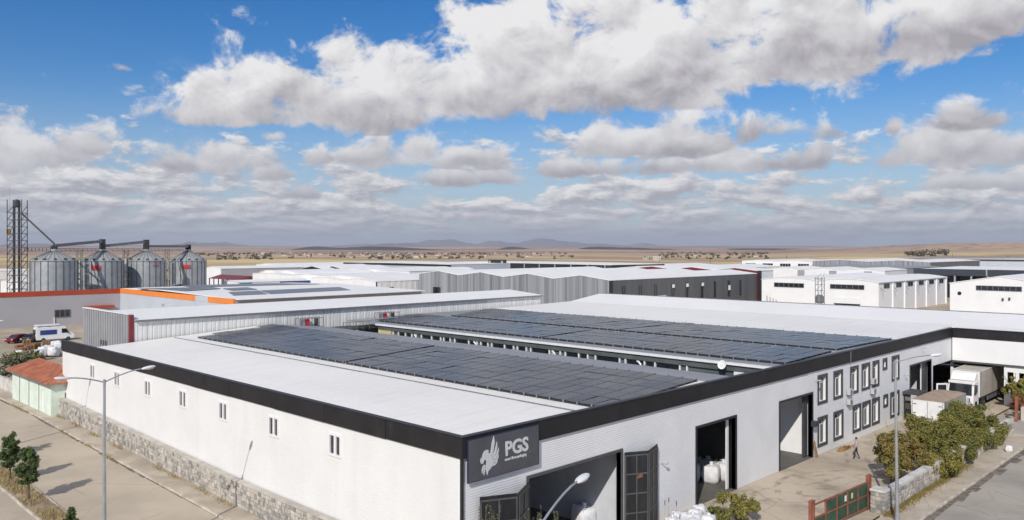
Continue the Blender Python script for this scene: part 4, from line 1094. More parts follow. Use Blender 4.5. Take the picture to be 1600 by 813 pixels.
# bucket elevator tower
x, y, _ = atd(27, 450, 200); sc = 200 / F
root = thing('elevator_tower', 'tall steel bucket elevator tower with antenna left of the silos', 'tower', (x, y, 0))
zt = H + (387 - 313) * sc; rx_ = Vector((.7007, -.7134, 0)); fy = Vector((.7134, .7007, 0))
def q3(a, b, z): return tuple(rx_ * a + fy * b + Vector((0, 0, z)))
for a in (-1.75, 1.75):
    for b in (-1.2, 1.2): MB().cyl(q3(a, b, -.3), q3(a, b, zt + .1), .10, n=5).build('leg', M['darkmetal'], root)
m = MB(); z_ = 0.
while z_ < zt - 1.6:
    for a, b, c, d in ((-1.75, -1.2, -1.75, 1.2), (1.75, -1.2, 1.75, 1.2), (-1.75, -1.2, 1.75, -1.2), (-1.75, 1.2, 1.75, 1.2)):
        m.cyl(q3(a, b, z_), q3(c, d, z_), .075, n=4)
    m.cyl(q3(1.75, -1.2, z_), q3(1.75, 1.2, z_ + 1.7), .075, n=4); m.cyl(q3(-1.75, -1.2, z_), q3(-1.75, 1.2, z_ + 1.7), .075, n=4)
    z_ += 1.7
m.build('brace', M['darkmetal'], root)
for a in (-.75, .45): 
    m = MB(); m.cyl(q3(a, 0, -.3), q3(a, 0, zt - 1.5), .27, n=6); m.build('elevator_leg', M['darkmetal'], root)
m = MB(); A = Vector(q3(-.15, 0, zt - .9)); 
m.lathe(tuple(A), [(.2, -.9), (.85, -.7), (.85, .55), (.6, 1.0), (.1, 1.1)], 12); m.build('elevator_head', M['darkmetal'], root)
m = MB(); m.cyl(q3(-1.9, 0, 6), q3(-1.9, 0, zt + 3.6), .07, .03, 5); m.build('antenna', M['steel'], root)
m = MB(); m.lathe(q3(-1.9, -.5, zt - 7.8), [(.55, -.7), (.6, 0), (.55, .7)], 10); m.build('drum', mat('yellow drum', (.42, .27, .10), .6, var=.1), root)
m = MB(); a = Vector(q3(1.0, 0, zt - 3.2)); bq = tops[0] - root.location + Vector((0, 0, 1.6)); m.cyl(tuple(a), tuple(bq), .2, n=6); m.cyl(tuple(bq), tuple(bq - Vector((0, 0, 1.5))), .18, n=6); m.build('spout_pipe', M['darkmetal'], root)
m = MB(); lv = tops[0] - root.location + Vector((0, 0, .2)); st = Vector(q3(1.8, 0, lv.z)); 
for z_ in (0, .8): m.cyl(tuple(st + Vector((0, 0, z_ - .4))), tuple(lv + Vector((0, 0, z_ - .4))), .07, n=4)
for i in range(9):
    p_ = st.lerp(lv, i / 8); m.cyl(tuple(p_ + Vector((0, 0, -.4))), tuple(p_ + Vector((0, 0, .4))), .075, n=4)
m.build('catwalk', M['darkmetal'], root)

# ------------------------------------------------------------------ village and trees far out on the steppe
hv = []
M['vroof'] = mat('dusty village roof', (.36, .25, .19), .8, var=.1)
for hw_, hd, hh, rf, wl in ((4, 3.2, 2.6, 'vroof', 'coping'), (5, 4, 2.8, 'mortar', 'mortar'), (3.4, 3.2, 4.0, 'vroof', 'mortar')):
    mb = MB(); mb.cm = 0; mb.box(-hw_, -hd, -1, hw_, hd, hh); mb.cm = 1
    mb.prism([(-hw_ - .5, -hd - .5, hh), (hw_ + .5, -hd - .5, hh), (hw_ + .5, 0, hh + 2.2), (-hw_ - .5, 0, hh + 2.2)], (0, 0, .2)); mb.prism([(-hw_ - .5, hd + .5, hh), (hw_ + .5, hd + .5, hh), (hw_ + .5, 0, hh + 2.2), (-hw_ - .5, 0, hh + 2.2)], (0, 0, .2))
    mb.cm = 2
    for s in (-.55, .45): mb.box(hw_ * s - .7, -hd - .08, 1, hw_ * s + .7, -hd - .02, 2.4); mb.box(-hw_ - .08, hd * s - .5, 1, -hw_ - .02, hd * s + .5, 2.4)
    me = bpy.data.meshes.new('village_house'); me.from_pydata(mb.v, [], mb.f)
    for q in (wl, rf, 'dglass'): me.materials.append(M[q])
    me.polygons.foreach_set('material_index', mb.mi); hv.append(me)
def th(x, y):
    dx, dy = x - CAM[0], y - CAM[1]; a, b = dx * .7007 - dy * .7134, dx * .7134 + dy * .7007
    return terrain(hypot(a, b), atan2(a, b)) + .9 * max(0., min(1., (1500 - hypot(a, b)) / 500)) - .25
rv = random.Random(11)
for k in range(58):
    px = rv.choice((rv.uniform(400, 560), rv.uniform(560, 720), rv.uniform(600, 860))); d = rv.uniform(1250, 2300)
    if k in (0, 1, 2, 3): px, d = (1086, 1010, 1027, 1180)[k], (1480, 1150, 1080, 1500)[k]
    x, y = polar(d, atan((px - CX) / F))
    o = add('village_house', hv[rv.choice((0, 0, 1, 1, 2))], None, (x, y, th(x, y)), rv.uniform(0, pi))
    tag(o, 'small pale village house far out on the steppe', 'house', 'village houses on the steppe')
def blob_trees(name, label, spots, m, n=26):
    mb = MB()
    for x, y, z, r, h in spots:
        for _ in range(n):
            a = rv.uniform(0, 2 * pi); q = rv.random() ** .5 * r; zz = z + rv.uniform(.1, 1) * h; s = r * rv.uniform(.28, .5) * (1.1 - .5 * (zz - z) / h)
            c = Vector((x + cos(a) * q, y + sin(a) * q, zz)); u = Vector((rv.gauss(0, 1), rv.gauss(0, 1), rv.gauss(0, 1))).normalized(); w_ = u.orthogonal().normalized(); t = u.cross(w_)
            mb.poly([tuple(c + w_ * s), tuple(c + t * s), tuple(c - w_ * s), tuple(c - t * s)])
    return tag(mb.build(name, m), label, 'trees', kind='stuff')
sp = []
for k in range(420):
    px = rv.choice((rv.uniform(380, 900), rv.uniform(560, 760), rv.uniform(1030, 1200), rv.uniform(300, 420))); d = rv.uniform(1150, 2400)
    x, y = polar(d, atan((px - CX) / F)); sp.append((x, y, th(x, y), rv.uniform(1.6, 3.6), rv.uniform(2, 4.6)))
for k in range(26):
    px = rv.uniform(1415, 1480); d = rv.uniform(1500, 1700); x, y = polar(d, atan((px - CX) / F)); sp.append((x, y, th(x, y), rv.uniform(3, 6), rv.uniform(5, 10)))
blob_trees('far_trees', 'dark far trees scattered among the village houses', sp, M['scrub'])
for k, (px, d) in enumerate(((1229, 640), (1030, 800), (1488, 900), (1110, 760), (1575, 700))):
    x, y = polar(d, atan((px - CX) / F)); z_ = th(x, y)
    root = thing('utility_pole', 'thin utility pole standing in the far fields', 'pole', (x, y, z_ - .3), group='utility poles in the fields')
    MB().cyl((0, 0, 0), (0, 0, 11), .22, .14, 6).build('pole', M['trunk'], root)
    MB().box(-1.1, -.1, 9.9, 1.1, .1, 10.1).build('crossarm', M['trunk'], root)

# ------------------------------------------------------------------ rubble stone walls
def stone_wall(name, label, length, height, place, limit, cell=.42, rowh=.29, thick=.5, coping=None, skip=0, gap=None):
    """place(s, z, out) -> world point; stones are single parts, the far rest one joined part"""
    root = thing(name, label, 'wall', place(0, 0, 0))
    o0 = Vector(root.location)
    def P(s, z, o): return tuple(Vector(place(s, z, o)) - o0)
    core = MB(); seg = 3.0; s = 0
    while s < length - 1e-6:
        e = min(length, s + seg)
        core.hexa([P(s, -.3, 0), P(e, -.3, 0), P(e, -.3, -thick), P(s, -.3, -thick), P(s, height, 0), P(e, height, 0), P(e, height, -thick), P(s, height, -thick)]); s = e
    core.build('mortar_core', M['mortar'], root)
    stones = []; rows = max(1, int(height / rowh))
    for r in range(rows):
        s = random.uniform(-.2, 0)
        while s < length - .1:
            w_ = cell * random.uniform(.6, 1.5); stones.append((max(0.02, s), min(length - .02, s + w_), r)); s += w_
    stones.sort(key=lambda q: q[0] if q[0] > skip else q[0] + 1e3)
    mats = [M['stone'], M['stone'], M['stone2'], M['stone3']]
    rest = MB(); cnt = 0
    h = height / rows
    def jit(s, z, k): return vnoise(s * 3.1 + k * 7, z * 4.3 + k) * .11
    def geo(a, b, r):
        z0, z1 = r * h, (r + 1) * h; g_ = .022; d = random.uniform(.03, .085); ctr = ((a + b) / 2, (z0 + z1) / 2)
        cs = [(a, z0), ((a + b) / 2, z0), (b, z0), (b, z1), ((a + b) / 2, z1), (a, z1)]
        cs = [(c[0] + jit(c[0], c[1], 0), min(height - .01, max(-.1, c[1] + (jit(c[0], c[1], 1) if 0 < c[1] < height - .05 else 0)))) for c in cs]
        def ins(c, t): v = Vector((ctr[0] - c[0], ctr[1] - c[1])); L = v.length; v = v / L * min(t, L * .6); return (c[0] + v.x, c[1] + v.y)
        back = [ins(c, g_) for c in cs]; fr_ = [ins(c, g_ + .045) for c in cs]
        vs = [P(c[0], c[1], -.02) for c in back] + [P(c[0], c[1], d * .7) for c in back] + [P(c[0], c[1], d) for c in fr_]
        n = 6; fs = [tuple(range(12, 18))]
        for k in range(2):
            for i in range(n): j = (i + 1) % n; fs.append((k * n + i, k * n + j, (k + 1) * n + j, (k + 1) * n + i))
        return vs, fs
    for a, b, r in stones:
        if b - a < .08: continue
        if gap and gap(a): continue
        vs_, fs = geo(a, b, r)
        if cnt < limit:
            me = bpy.data.meshes.new('stone'); me.from_pydata(vs_, [], fs); me.materials.append(random.choice(mats)); add('stone', me, root); cnt += 1
        else:
            n = len(rest.v); rest.v += vs_; rest.f += [tuple(n + i for i in f) for f in fs]; rest.mi += [random.choice((0, 0, 1, 2))] * len(fs)
    if rest.f: rest.build('stones', [M['stone'], M['stone2'], M['stone3']], root)['kind'] = 'stuff'
    if coping:
        s = 0
        while s < length - .05:
            e = min(length, s + 2.0)
            if not (gap and gap(s)):
                m = MB(); a, b = s + .008, e - .008
                m.hexa([P(a, height + .002, .06), P(b, height + .002, .06), P(b, height + .002, -thick - .04), P(a, height + .002, -thick - .04), P(a, height + coping, .06), P(b, height + coping, .06), P(b, height + coping, -thick - .04), P(a, height + coping, -thick - .04)])
                m.build('coping_stone', M['coping'] if coping > .1 else M['mortar'], root)
            s = e
    return root
stone_wall('stone_wall', 'long grey rubble stone wall at the foot of the white side wall', 54.5, 1.58, lambda s, z, o: (-.55 - o, 4.0 + s, gz(4.0 + s) + z), 300, thick=.42, coping=.05, cell=.33, rowh=.26, skip=6)
stone_wall('stone_wall', 'rubble stone wall with white coping below the shrubs on the right', 30.5, 1.15, lambda s, z, o: (28.7 + s, -9.45 - o, z), 300, thick=.42, coping=.2, cell=.46, rowh=.28)
p_ = thing('gate_pier', 'square rubble stone pier beside the green gate', 'pier', (27.95, -9.1, 0))
k = 0
for side in range(4):
    for r in range(5):
        s = 0.
        while s < .85:
            w_ = random.uniform(.22, .4); e = min(.9, s + w_); m = MB()
            a, b, z0, z1 = s - .45 + .015, e - .45 - .015, r * .27 + .015, r * .27 + .255
            c = Matrix.Rotation(side * pi / 2, 4, 'Z')
            m.hexa([tuple(c @ Vector(q)) for q in ((a, -.45, z0), (b, -.45, z0), (b, -.38, z0), (a, -.38, z0), (a, -.45 - random.uniform(.01, .04), z1), (b, -.45 - random.uniform(.01, .04), z1), (b, -.38, z1), (a, -.38, z1))])
            m.build('stone', M[random.choice(('stone', 'stone2', 'stone3'))], p_); s = e
MB().box(-.41, -.41, -.2, .41, .41, 1.36).build('mortar_core', M['mortar'], p_)
MB().bbox(-.5, -.5, 1.365, .5, .5, 1.5, .02).build('coping_stone', M['coping'], p_)

# low white boundary wall by the guard house
bw = thing('boundary_wall', 'low white boundary wall behind the mint guard house', 'wall', (0, 58.4, .9))
m = MB(); m.box(-.55, .1, -.4, -.15, 1.6, 1.35); m.box(-.55, 13.4, -.4, -.2, 50, 1.3); m.build('wall', M['coping'], bw)

# ------------------------------------------------------------------ guard house
gh = thing('guard_house', 'mint green guard house with a red tiled hip roof', 'guard house', (-1.35, 57.2, .85))
ZE = 3.05; A, B, C_, D = 0, 3.9, 0, 13.0
m = MB(); open_wall(m, 'y', 0, .22, 0, D, -.3, ZE, [(2.1, 3.0, .05, 2.2)]); m.build('wall', M['mint'], gh)
m = MB(); open_wall(m, 'x', 0, .22, .23, B, -.3, ZE, [(1.2, 2.6, .9, 2.1)]); m.box(.23, D - .22, -.3, B, D, ZE); m.box(B - .2, .23, -.3, B, D - .23, ZE); m.build('wall', M['mint'], gh)
for y_ in (3.6, 6.9, 10.2): MB().box(-.05, y_, -.3, -.002, y_ + .14, ZE).build('pilaster', M['mullion'], gh)
MB().box(.08, 2.1, .05, .14, 3.0, 2.2).build('door', M['pvc'], gh)
o = MB().box(1.2, .1, .9, 2.6, .14, 2.1).build('window', M['pvc'], gh); MB().box(1.3, .06, 1.0, 2.5, .095, 2.0).build('pane', M['wglass'], o)
ov = .5; zr = ZE + 1.15; xm = B / 2
for nm, pts in (('roof_slope', [(-ov, -ov, ZE), (-ov, D + ov, ZE), (xm, D - 2.2, zr), (xm, 2.2, zr)]), ('roof_slope', [(B + ov, -ov, ZE), (B + ov, D + ov, ZE), (xm, D - 2.2, zr), (xm, 2.2, zr)]),
                ('roof_hip', [(-ov, -ov, ZE), (B + ov, -ov, ZE), (xm, 2.2, zr)]), ('roof_hip', [(-ov, D + ov, ZE), (B + ov, D + ov, ZE), (xm, D - 2.2, zr)])):
    m = MB(); m.prism([(x_, y_, z_ + .02) for x_, y_, z_ in pts], (0, 0, .09)); m.build(nm, M['tile'], gh)
# tile courses: half-round ribs running down the two long slopes
m = MB(); y_ = 0.2
while y_ < D:
    t0 = 0 if 2.2 <= y_ <= D - 2.2 else (2.2 - y_ if y_ < 2.2 else y_ - D + 2.2) / 2.7
    top = (xm, y_, zr - (zr - ZE) * t0); 
    xt = -ov + (xm + ov) * (1 - t0); m.cyl((-ov, y_, ZE + .12), (xt - .05, y_, ZE + (zr - ZE) * (1 - t0) + .1), .055, n=5); y_ += .28
m.build('tile_courses', M['tile'], gh)['kind'] = 'stuff'
m = MB(); m.cyl((xm, 2.2, zr + .1), (xm, D - 2.2, zr + .1), .1, n=8)
for a, b in (((-ov, -ov), (xm, 2.2)), ((B + ov, -ov), (xm, 2.2)), ((-ov, D + ov), (xm, D - 2.2)), ((B + ov, D + ov), (xm, D - 2.2))): m.cyl((*a, ZE + .1), (*b, zr + .1), .08, n=6)
m.build('ridge_tiles', M['tile'], gh)
m = MB(); m.box(-ov - .06, -ov, ZE - .06, -ov, D + ov, ZE + .07); m.build('eaves_gutter', M['midmetal'], gh)

# ------------------------------------------------------------------ street lamps
def lamp(label, loc, arms, h=10.0, rz=0, lean=0):
    root = thing('street_lamp', label, 'street lamp', loc, rz, 'street lamps')
    if lean: root.rotation_euler.x = lean
    m = MB(); m.cyl((0, 0, 0), (0, 0, h), .115, .065, 14); smooth_angle(m.build('pole', M['lampgrey'], root))
    MB().lathe((0, 0, 0), [(.2, 0), (.2, .03), (.14, .05), (.14, .5), (.12, .52)], 14).build('base_plate', M['lampgrey'], root)
    MB().lathe((0, 0, h), [(.075, -.25), (.075, .03), (.03, .06)], 12).build('pole_cap', M['lampgrey'], root)
    for (dx, dy, rise) in arms:
        v = Vector((dx, dy, 0)); L = v.length; u = v.normalized()
        pts = [Vector((0, 0, h - .1)) + u * (L * t) + Vector((0, 0, rise * (1 - (1 - t) ** 1.6))) for t in (0, .2, .4, .6, .8, 1)]
        m = MB(); m.path([tuple(p) for p in pts], .035, 8); arm = m.build('arm', M['lampgrey'], root)
        e = pts[-1]; R = Matrix.Rotation(atan2(u.y, u.x), 3, 'Z') @ Matrix.Rotation(-.12, 3, 'Y')
        m = MB(); m.ell(tuple(e + u * .28 + Vector((0, 0, .02))), (.40, .155, .085), 16, 8, R); smooth_angle(m.build('lamp_head', M['lamphead'], root), 60)
        m = MB(); m.ell(tuple(e + u * .34 + Vector((0, 0, -.04))), (.24, .12, .06), 12, 6, R); m.build('lens', M['lens'], root)
    return root
lamp('double armed street lamp on the left median strip', (-10.46, 16.5, 0), [(2.0, 0, .52), (-1.75, 0, .42)])
lamp('second double armed street lamp out on the left median, seen by its shadow', (-10.46, 46.6, .6), [(2.0, 0, .52), (-1.75, 0, .42)])
lamp('single armed street lamp on the right pavement before the shrubs', (26.2, -10.75, 0), [(1.55, -1.6, .42)], h=10.05, lean=-.012)
lamp('nearest street lamp, its white head in front of the doorway', (.35 + atd(845, 810, 22.6)[0] - .35, atd(845, 810, 22.6)[1], 0), [(atd(903, 750, 24.4)[0] - atd(845, 810, 22.6)[0], atd(903, 750, 24.4)[1] - atd(845, 810, 22.6)[1], .7)], h=9.4)

# ------------------------------------------------------------------ foliage
def leaves(mb, lobes, n, size, rnd, up=0., core=.35):
    """leaf-sized quads through the volume of ellipsoid lobes (x, y, z, rx, ry, rz)"""
    vol = [l[3] * l[4] * l[5] for l in lobes]; tot = sum(vol)
    for l, v in zip(lobes, vol):
        for _ in range(max(1, int(n * v / tot))):
            d = Vector((rnd.gauss(0, 1), rnd.gauss(0, 1), rnd.gauss(0, 1))).normalized(); q = (core + (1 - core) * rnd.random() ** .6) * rnd.uniform(.8, 1.12)
            c = Vector((l[0] + d.x * l[3] * q, l[1] + d.y * l[4] * q, l[2] + d.z * l[5] * q))
            nn = (d * .8 + Vector((rnd.gauss(0, .6), rnd.gauss(0, .6), rnd.gauss(.25, .6)))).normalized()
            u = nn.orthogonal().normalized(); w_ = nn.cross(u); a = rnd.uniform(0, 2 * pi); u, w_ = u * cos(a) + w_ * sin(a), w_ * cos(a) - u * sin(a)
            s = size * rnd.uniform(.6, 1.35); 
            mb.poly([tuple(c + u * s), tuple(c + w_ * s * .55), tuple(c - u * s), tuple(c - w_ * s * .55)])
    return mb
def shrub(label, x, y, z, r, h, m, n=2600, size=.10, seed=0, cat='shrub', group='shrubs along the yard', stems=6, name='shrub', droop=0):
    rnd = random.Random(seed * 7 + 3); root = thing(name, label, cat, (x, y, z), group=group)
    lobes = []
    k = max(6, int(11 * r))
    for i in range(k):
        a = rnd.uniform(0, 2 * pi); q = rnd.uniform(.15, .85) * r; zz = rnd.uniform(.25, .90) * h
        s = r * rnd.uniform(.22, .42) * (1.15 - .5 * zz / h)
        lobes.append((cos(a) * q, sin(a) * q, zz, s * rnd.uniform(.8, 1.2), s * rnd.uniform(.8, 1.2), s * rnd.uniform(.7, 1.15)))
    lobes.append((0, 0, h * .5, r * .4, r * .4, h * .3))
    if droop:
        for i in range(7): lobes.append((rnd.uniform(-.8, .8) * r, -droop * rnd.uniform(.75, 1.12), rnd.uniform(.55, 1.5), .5, .4, .6))
    mb = MB(); leaves(mb, lobes, n, size, rnd)
    # stray shoots breaking the outline
    for i in range(int(14 * r)):
        a = rnd.uniform(0, 2 * pi); b = Vector((cos(a) * r * .6, sin(a) * r * .6, h * rnd.uniform(.55, .85))); e = b + Vector((cos(a) * rnd.uniform(.1, .5), sin(a) * rnd.uniform(.1, .5), rnd.uniform(.25, .65)))
        for t in range(7):
            c = b.lerp(e, t / 6); s = size * .8; u = Vector((rnd.gauss(0, 1), rnd.gauss(0, 1), rnd.gauss(0, 1))).normalized(); w_ = u.orthogonal().normalized()
            mb.poly([tuple(c + u * s), tuple(c + w_ * s * .5), tuple(c - u * s), tuple(c - w_ * s * .5)])
    mb.build('crown', m, root)
    for i in range(stems):
        a = 2 * pi * i / stems + rnd.uniform(-.3, .3); q = rnd.uniform(.2, .55) * r; mid = Vector((cos(a) * q * .5, sin(a) * q * .5, h * .32)); tip = Vector((cos(a) * q, sin(a) * q, h * .72))
        s_ = MB(); s_.cyl((cos(a) * .1, sin(a) * .1, -.1), tuple(mid), .05, .035, 6); s_.cyl(tuple(mid), tuple(tip), .035, .012, 6); s_.build('stem', M['trunk'], root)
    return root
def pine(label, x, y, z, h, seed):
    rnd = random.Random(seed); root = thing('pine_tree', label, 'tree', (x, y, z), group='young pines on the median')
    m = MB(); m.cyl((0, 0, -.1), (.03, .02, h * .4), .075, .055, 8); m.cyl((.03, .02, h * .4), (0, 0, h * .97), .055, .012, 8); m.build('trunk', M['trunk'], root)
    br = MB(); mb = MB()
    zz = h * .32
    while zz < h * .97:
        t = (zz - h * .32) / (h * .66); R_ = h * .235 * (1 - t * .72) * (.7 + .4 * min(1, t * 4)); nb = 6 if t < .7 else 4
        for i in range(nb):
            a = rnd.uniform(0, 2 * pi); q = R_ * rnd.uniform(.65, 1.1); e = Vector((cos(a) * q, sin(a) * q, zz + q * rnd.uniform(.25, .6)))
            br.cyl((0, 0, zz), tuple(e), .02, .007, 5)
            for f in (.45, .7, .95):
                c = Vector((0, 0, zz)).lerp(e, f); s = .17 * h / 3.2 * rnd.uniform(.8, 1.25)
                leaves(mb, [(c.x, c.y, c.z, s, s, s * .9)], 70, .055 * h / 3.2, rnd, core=.1)
        zz += h * .065
    br.build('branches', M['trunk'], root); mb.build('crown', M['pine'], root)
    return root
pine('young pine with the left picture edge just beside it', -9.75, 37.1, .35, 3.5, 5)
pine('young pine, right one of the pair on the median', -9.95, 31.9, .25, 3.55, 8)
pine('young pine whose tip alone rises at the bottom edge', -10.1, 23.0, .05, 1.75, 12)
pine('young pine off to the left that throws the long road shadow', -9.8, 44.0, .5, 4.2, 15)
# dry grass on the median and along the walls
def grass(name, label, area, n, hmin, hmax, m, seed):
    rnd = random.Random(seed); mb = MB()
    for _ in range(n):
        x, y, z = area(rnd); h = rnd.uniform(hmin, hmax); a = rnd.uniform(0, 2 * pi); dx, dy = cos(a) * .02, sin(a) * .02; l = Vector((rnd.gauss(0, .35), rnd.gauss(0, .35), 1)) * h
        mb.poly([(x - dx, y - dy, z), (x + dx, y + dy, z), (x + l.x + dx * .3, y + l.y + dy * .3, z + l.z)])
    return tag(mb.build(name, m), label, 'grass', kind='stuff')
def on_med(r):
    y = r.uniform(10, 50)
    while vnoise(y * .35, 3) < -.1 + r.uniform(-.3, .3): y = r.uniform(10, 50)
    return r.uniform(-10.4, -9.05), y, gz(y) + .0
grass('dry_grass', 'dry straw coloured grass covering the median strip', on_med, 9000, .10, .38, M['drygrass'], 3)
def by_wall(r):
    c = r.choice((22.5, 33, 41.5, 47, 52, 56.5, 30.2, 26)); y = r.gauss(c, .7); return -.75 - abs(r.gauss(0, .16)), y, gz(y)
grass('dry_weeds', 'dry weeds along the foot of the left stone wall', by_wall, 900, .08, .3, M['drygrass'], 4)
def by_wall2(r):
    return r.uniform(27, 44), -9.55 - abs(r.gauss(0, .28)), .01
grass('dry_weeds', 'orange brown weeds along the foot of the right stone wall', by_wall2, 2600, .08, .32, M['autumn'], 5)
def by_kerb(r):
    c = r.choice((38.5, 39.5, 44, 50, 62, 64, 66)); y = r.gauss(c, .5); return r.gauss(-2.3, .12), y, gz(y) - .1
grass('kerb_weeds', 'tufts of dry weed growing in the left gutter', by_kerb, 800, .06, .26, M['drygrass'], 6)

# shrubs of the right boundary
SH = [(34.6, -7.5, 1.55, 3.7, 'autumn', 'yellow brown shrub nearest the green gate behind the lamp post'), (37.2, -7.0, 1.6, 3.9, 'autumn', 'tall rusty yellow shrub next to the gate side shrub'), (39.6, -7.8, 1.6, 3.5, 'olive', 'lower olive shrub leaning over the wall in mid hedge'),
      (42.0, -7.1, 1.9, 4.3, 'olive', 'broad olive green shrub in the middle of the hedge'), (44.9, -7.6, 1.6, 3.2, 'green', 'dark green shrub hanging far over the coping'), (47.3, -7.4, 1.8, 3.3, 'olive', 'large olive shrub in front of the small truck'),
      (50.2, -7.6, 1.8, 3.2, 'green', 'green shrub right of the small truck'), (53.2, -7.4, 1.8, 3.4, 'olive', 'yellowish shrub near the upper end of the hedge'), (56.0, -7.4, 1.5, 3.0, 'green', 'last green shrub of the hedge before the driveway')]
for k, (x, y, r, h, m, lb) in enumerate(SH): shrub(lb, x, y, 0, r, h, M[m], 10500, .085, k + 1, droop=(2.3 if k in (1, 2, 3, 4, 5, 6, 7) else 0))
shrub('tall green shrub at the right edge beside the canopy wall', 71.9, -6.9, 0, 1.5, 3.7, M['olive'], 6200, .13, 31)
shrub('red brown shrub above the rusty gate post at the right edge', 67.9, -8.3, 0, 1.3, 2.5, M['redleaf'], 3200, .11, 32)
shrub('leafy green shrub at the bottom edge beside the white sacks', 19.8, -3.5, 0, 1.25, 1.75, M['olive'], 3600, .085, 33, stems=5)
shrub('low olive shrub at the bottom edge in front of the white sacks', 18.1, -3.2, 0, .95, 1.2, M['green'], 2200, .08, 34, stems=5)
shrub('dark shrub at the left edge behind the mint guard house', 2.2, 82, .9, 2.2, 3.6, M['dusty'], 3000, .16, 35, group='shrubs behind the guard house')
shrub('second dark shrub beside the piled pallets on the left', 4.8, 88, .9, 2.0, 3.2, M['green'], 2600, .16, 36, group='shrubs behind the guard house')
shrub('dark low shrub between the guard house and the white side wall', 1.2, 75.5, .9, 1.5, 2.3, M['green'], 1800, .14, 37, group='shrubs behind the guard house')
def sapling(label, px, py, seed):
    rnd = random.Random(seed); d = 37.2; x, y, z = atd(px, py, d)
    root = thing('sapling', label, 'sapling', (x, y, 0), group='pale saplings in front of the first doorway')
    m = MB(); m.cyl((0, 0, -.1), (0, 0, z * .6), .04, .025, 6); m.build('trunk', M['trunk'], root)
    mb = MB(); br = MB()
    for i in range(9):
        a = rnd.uniform(0, 2 * pi); q = rnd.uniform(.08, .42); b = Vector((0, 0, z * rnd.uniform(.35, .62))); e = Vector((cos(a) * q, sin(a) * q, z * rnd.uniform(.84, 1.04)))
        br.cyl(tuple(b), tuple(e), .014, .005, 4)
        for t in range(16):
            c = b.lerp(e, .3 + .7 * t / 15); leaves(mb, [(c.x, c.y, c.z, .06, .06, .06)], 4, .045, rnd, core=.1)
    br.build('branches', M['trunk'], root); mb.build('crown', M['dusty'], root)
for k, (px, py, lb) in enumerate(((757, 791, 'leftmost pale sapling before the folded door'), (773, 795, 'second pale sapling before the folded door'), (831, 800, 'pale sapling at the bottom edge left of the lamp arm'), (843, 797, 'pale sapling touching the bottom of the lamp arm'), (874, 802, 'pale sapling right of the lamp arm before the doorway'))): sapling(lb, px, py, 50 + k)
for k, (px, py) in enumerate(((1039, 782), (1045, 778), (1057, 783))):
    d = 47.5; x, y, z = atd(px, py, d); root = thing('flower_stalk', 'thin dry stalk rising above the heap of white sacks', 'stalk', (x, y, 0), group='dry stalks by the white sacks')
    m = MB(); m.cyl((0, 0, -.1), (.03, .02, z - .3), .012, .01, 5); m.build('stem', M['drygrass'], root); m = MB(); m.ell((.03, .02, z - .15), (.035, .035, .18), 6, 5); m.build('seed_head', M['trunk'], root)

# ------------------------------------------------------------------ gate, posts
gt = thing('yard_gate', 'green panelled yard gate in a rusty red frame', 'gate', (20.7, -7.95, 0), atan2(-.45, 7.0))
LG = 7.0
m = MB()
for z_ in (.15, .98, 1.78): m.box(0, -.04, z_, LG, .04, z_ + .09)
for k in range(6): x = LG * k / 5; m.box(max(0, x - .045), -.045, .15, min(LG, x + .045), .045, 1.87)
m.build('frame', M['rust'], gt)
for k in range(5):
    for z0, z1 in ((.25, .975), (1.075, 1.775)):
        if k == 0 and z0 > 1: continue
        MB().box(LG * k / 5 + .05, -.015, z0, LG * (k + 1) / 5 - .05, .015, z1).build('gate_panel', M['gategreen'], gt)
for k in (2, 3): m = MB(); m.box(LG * (k + .5) / 5 + (.25 if k == 2 else -.3), -.055, 1.25, LG * (k + .5) / 5 + (.5 if k == 2 else -.05), -.042, 1.6); m.build('notice', M['pvc'] if k == 2 else mat('yellow notice', (.62, .56, .22), .6), gt)
for lb, x, y in (('rusty red gate post pair at the near end of the green gate', 20.3, -8.0), ('rusty red gate post at the far end of the green gate', 28.1, -8.3), ('rusty red gate post standing by the driveway on the right', 65.4, -8.3)):
    r_ = thing('gate_post', lb, 'post', (x, y, 0), group='rusty gate posts')
    for dx in (-.16, .16): MB().box(dx - .09, -.09, -.1, dx + .09, .09, 2.1 if x < 60 else 2.3).build('post', M['rust'], r_)
    MB().box(-.27, -.11, 2.1 if x < 60 else 2.3, .27, .11, 2.18 if x < 60 else 2.38).build('cap', M['rust'], r_)
stone_wall('stone_wall', 'short stone wall by the rusty post at the right edge', 10, 1.3, lambda s, z, o: (66.1 + s, -8.9 - o, z), 120, thick=.4, cell=.5, rowh=.3)

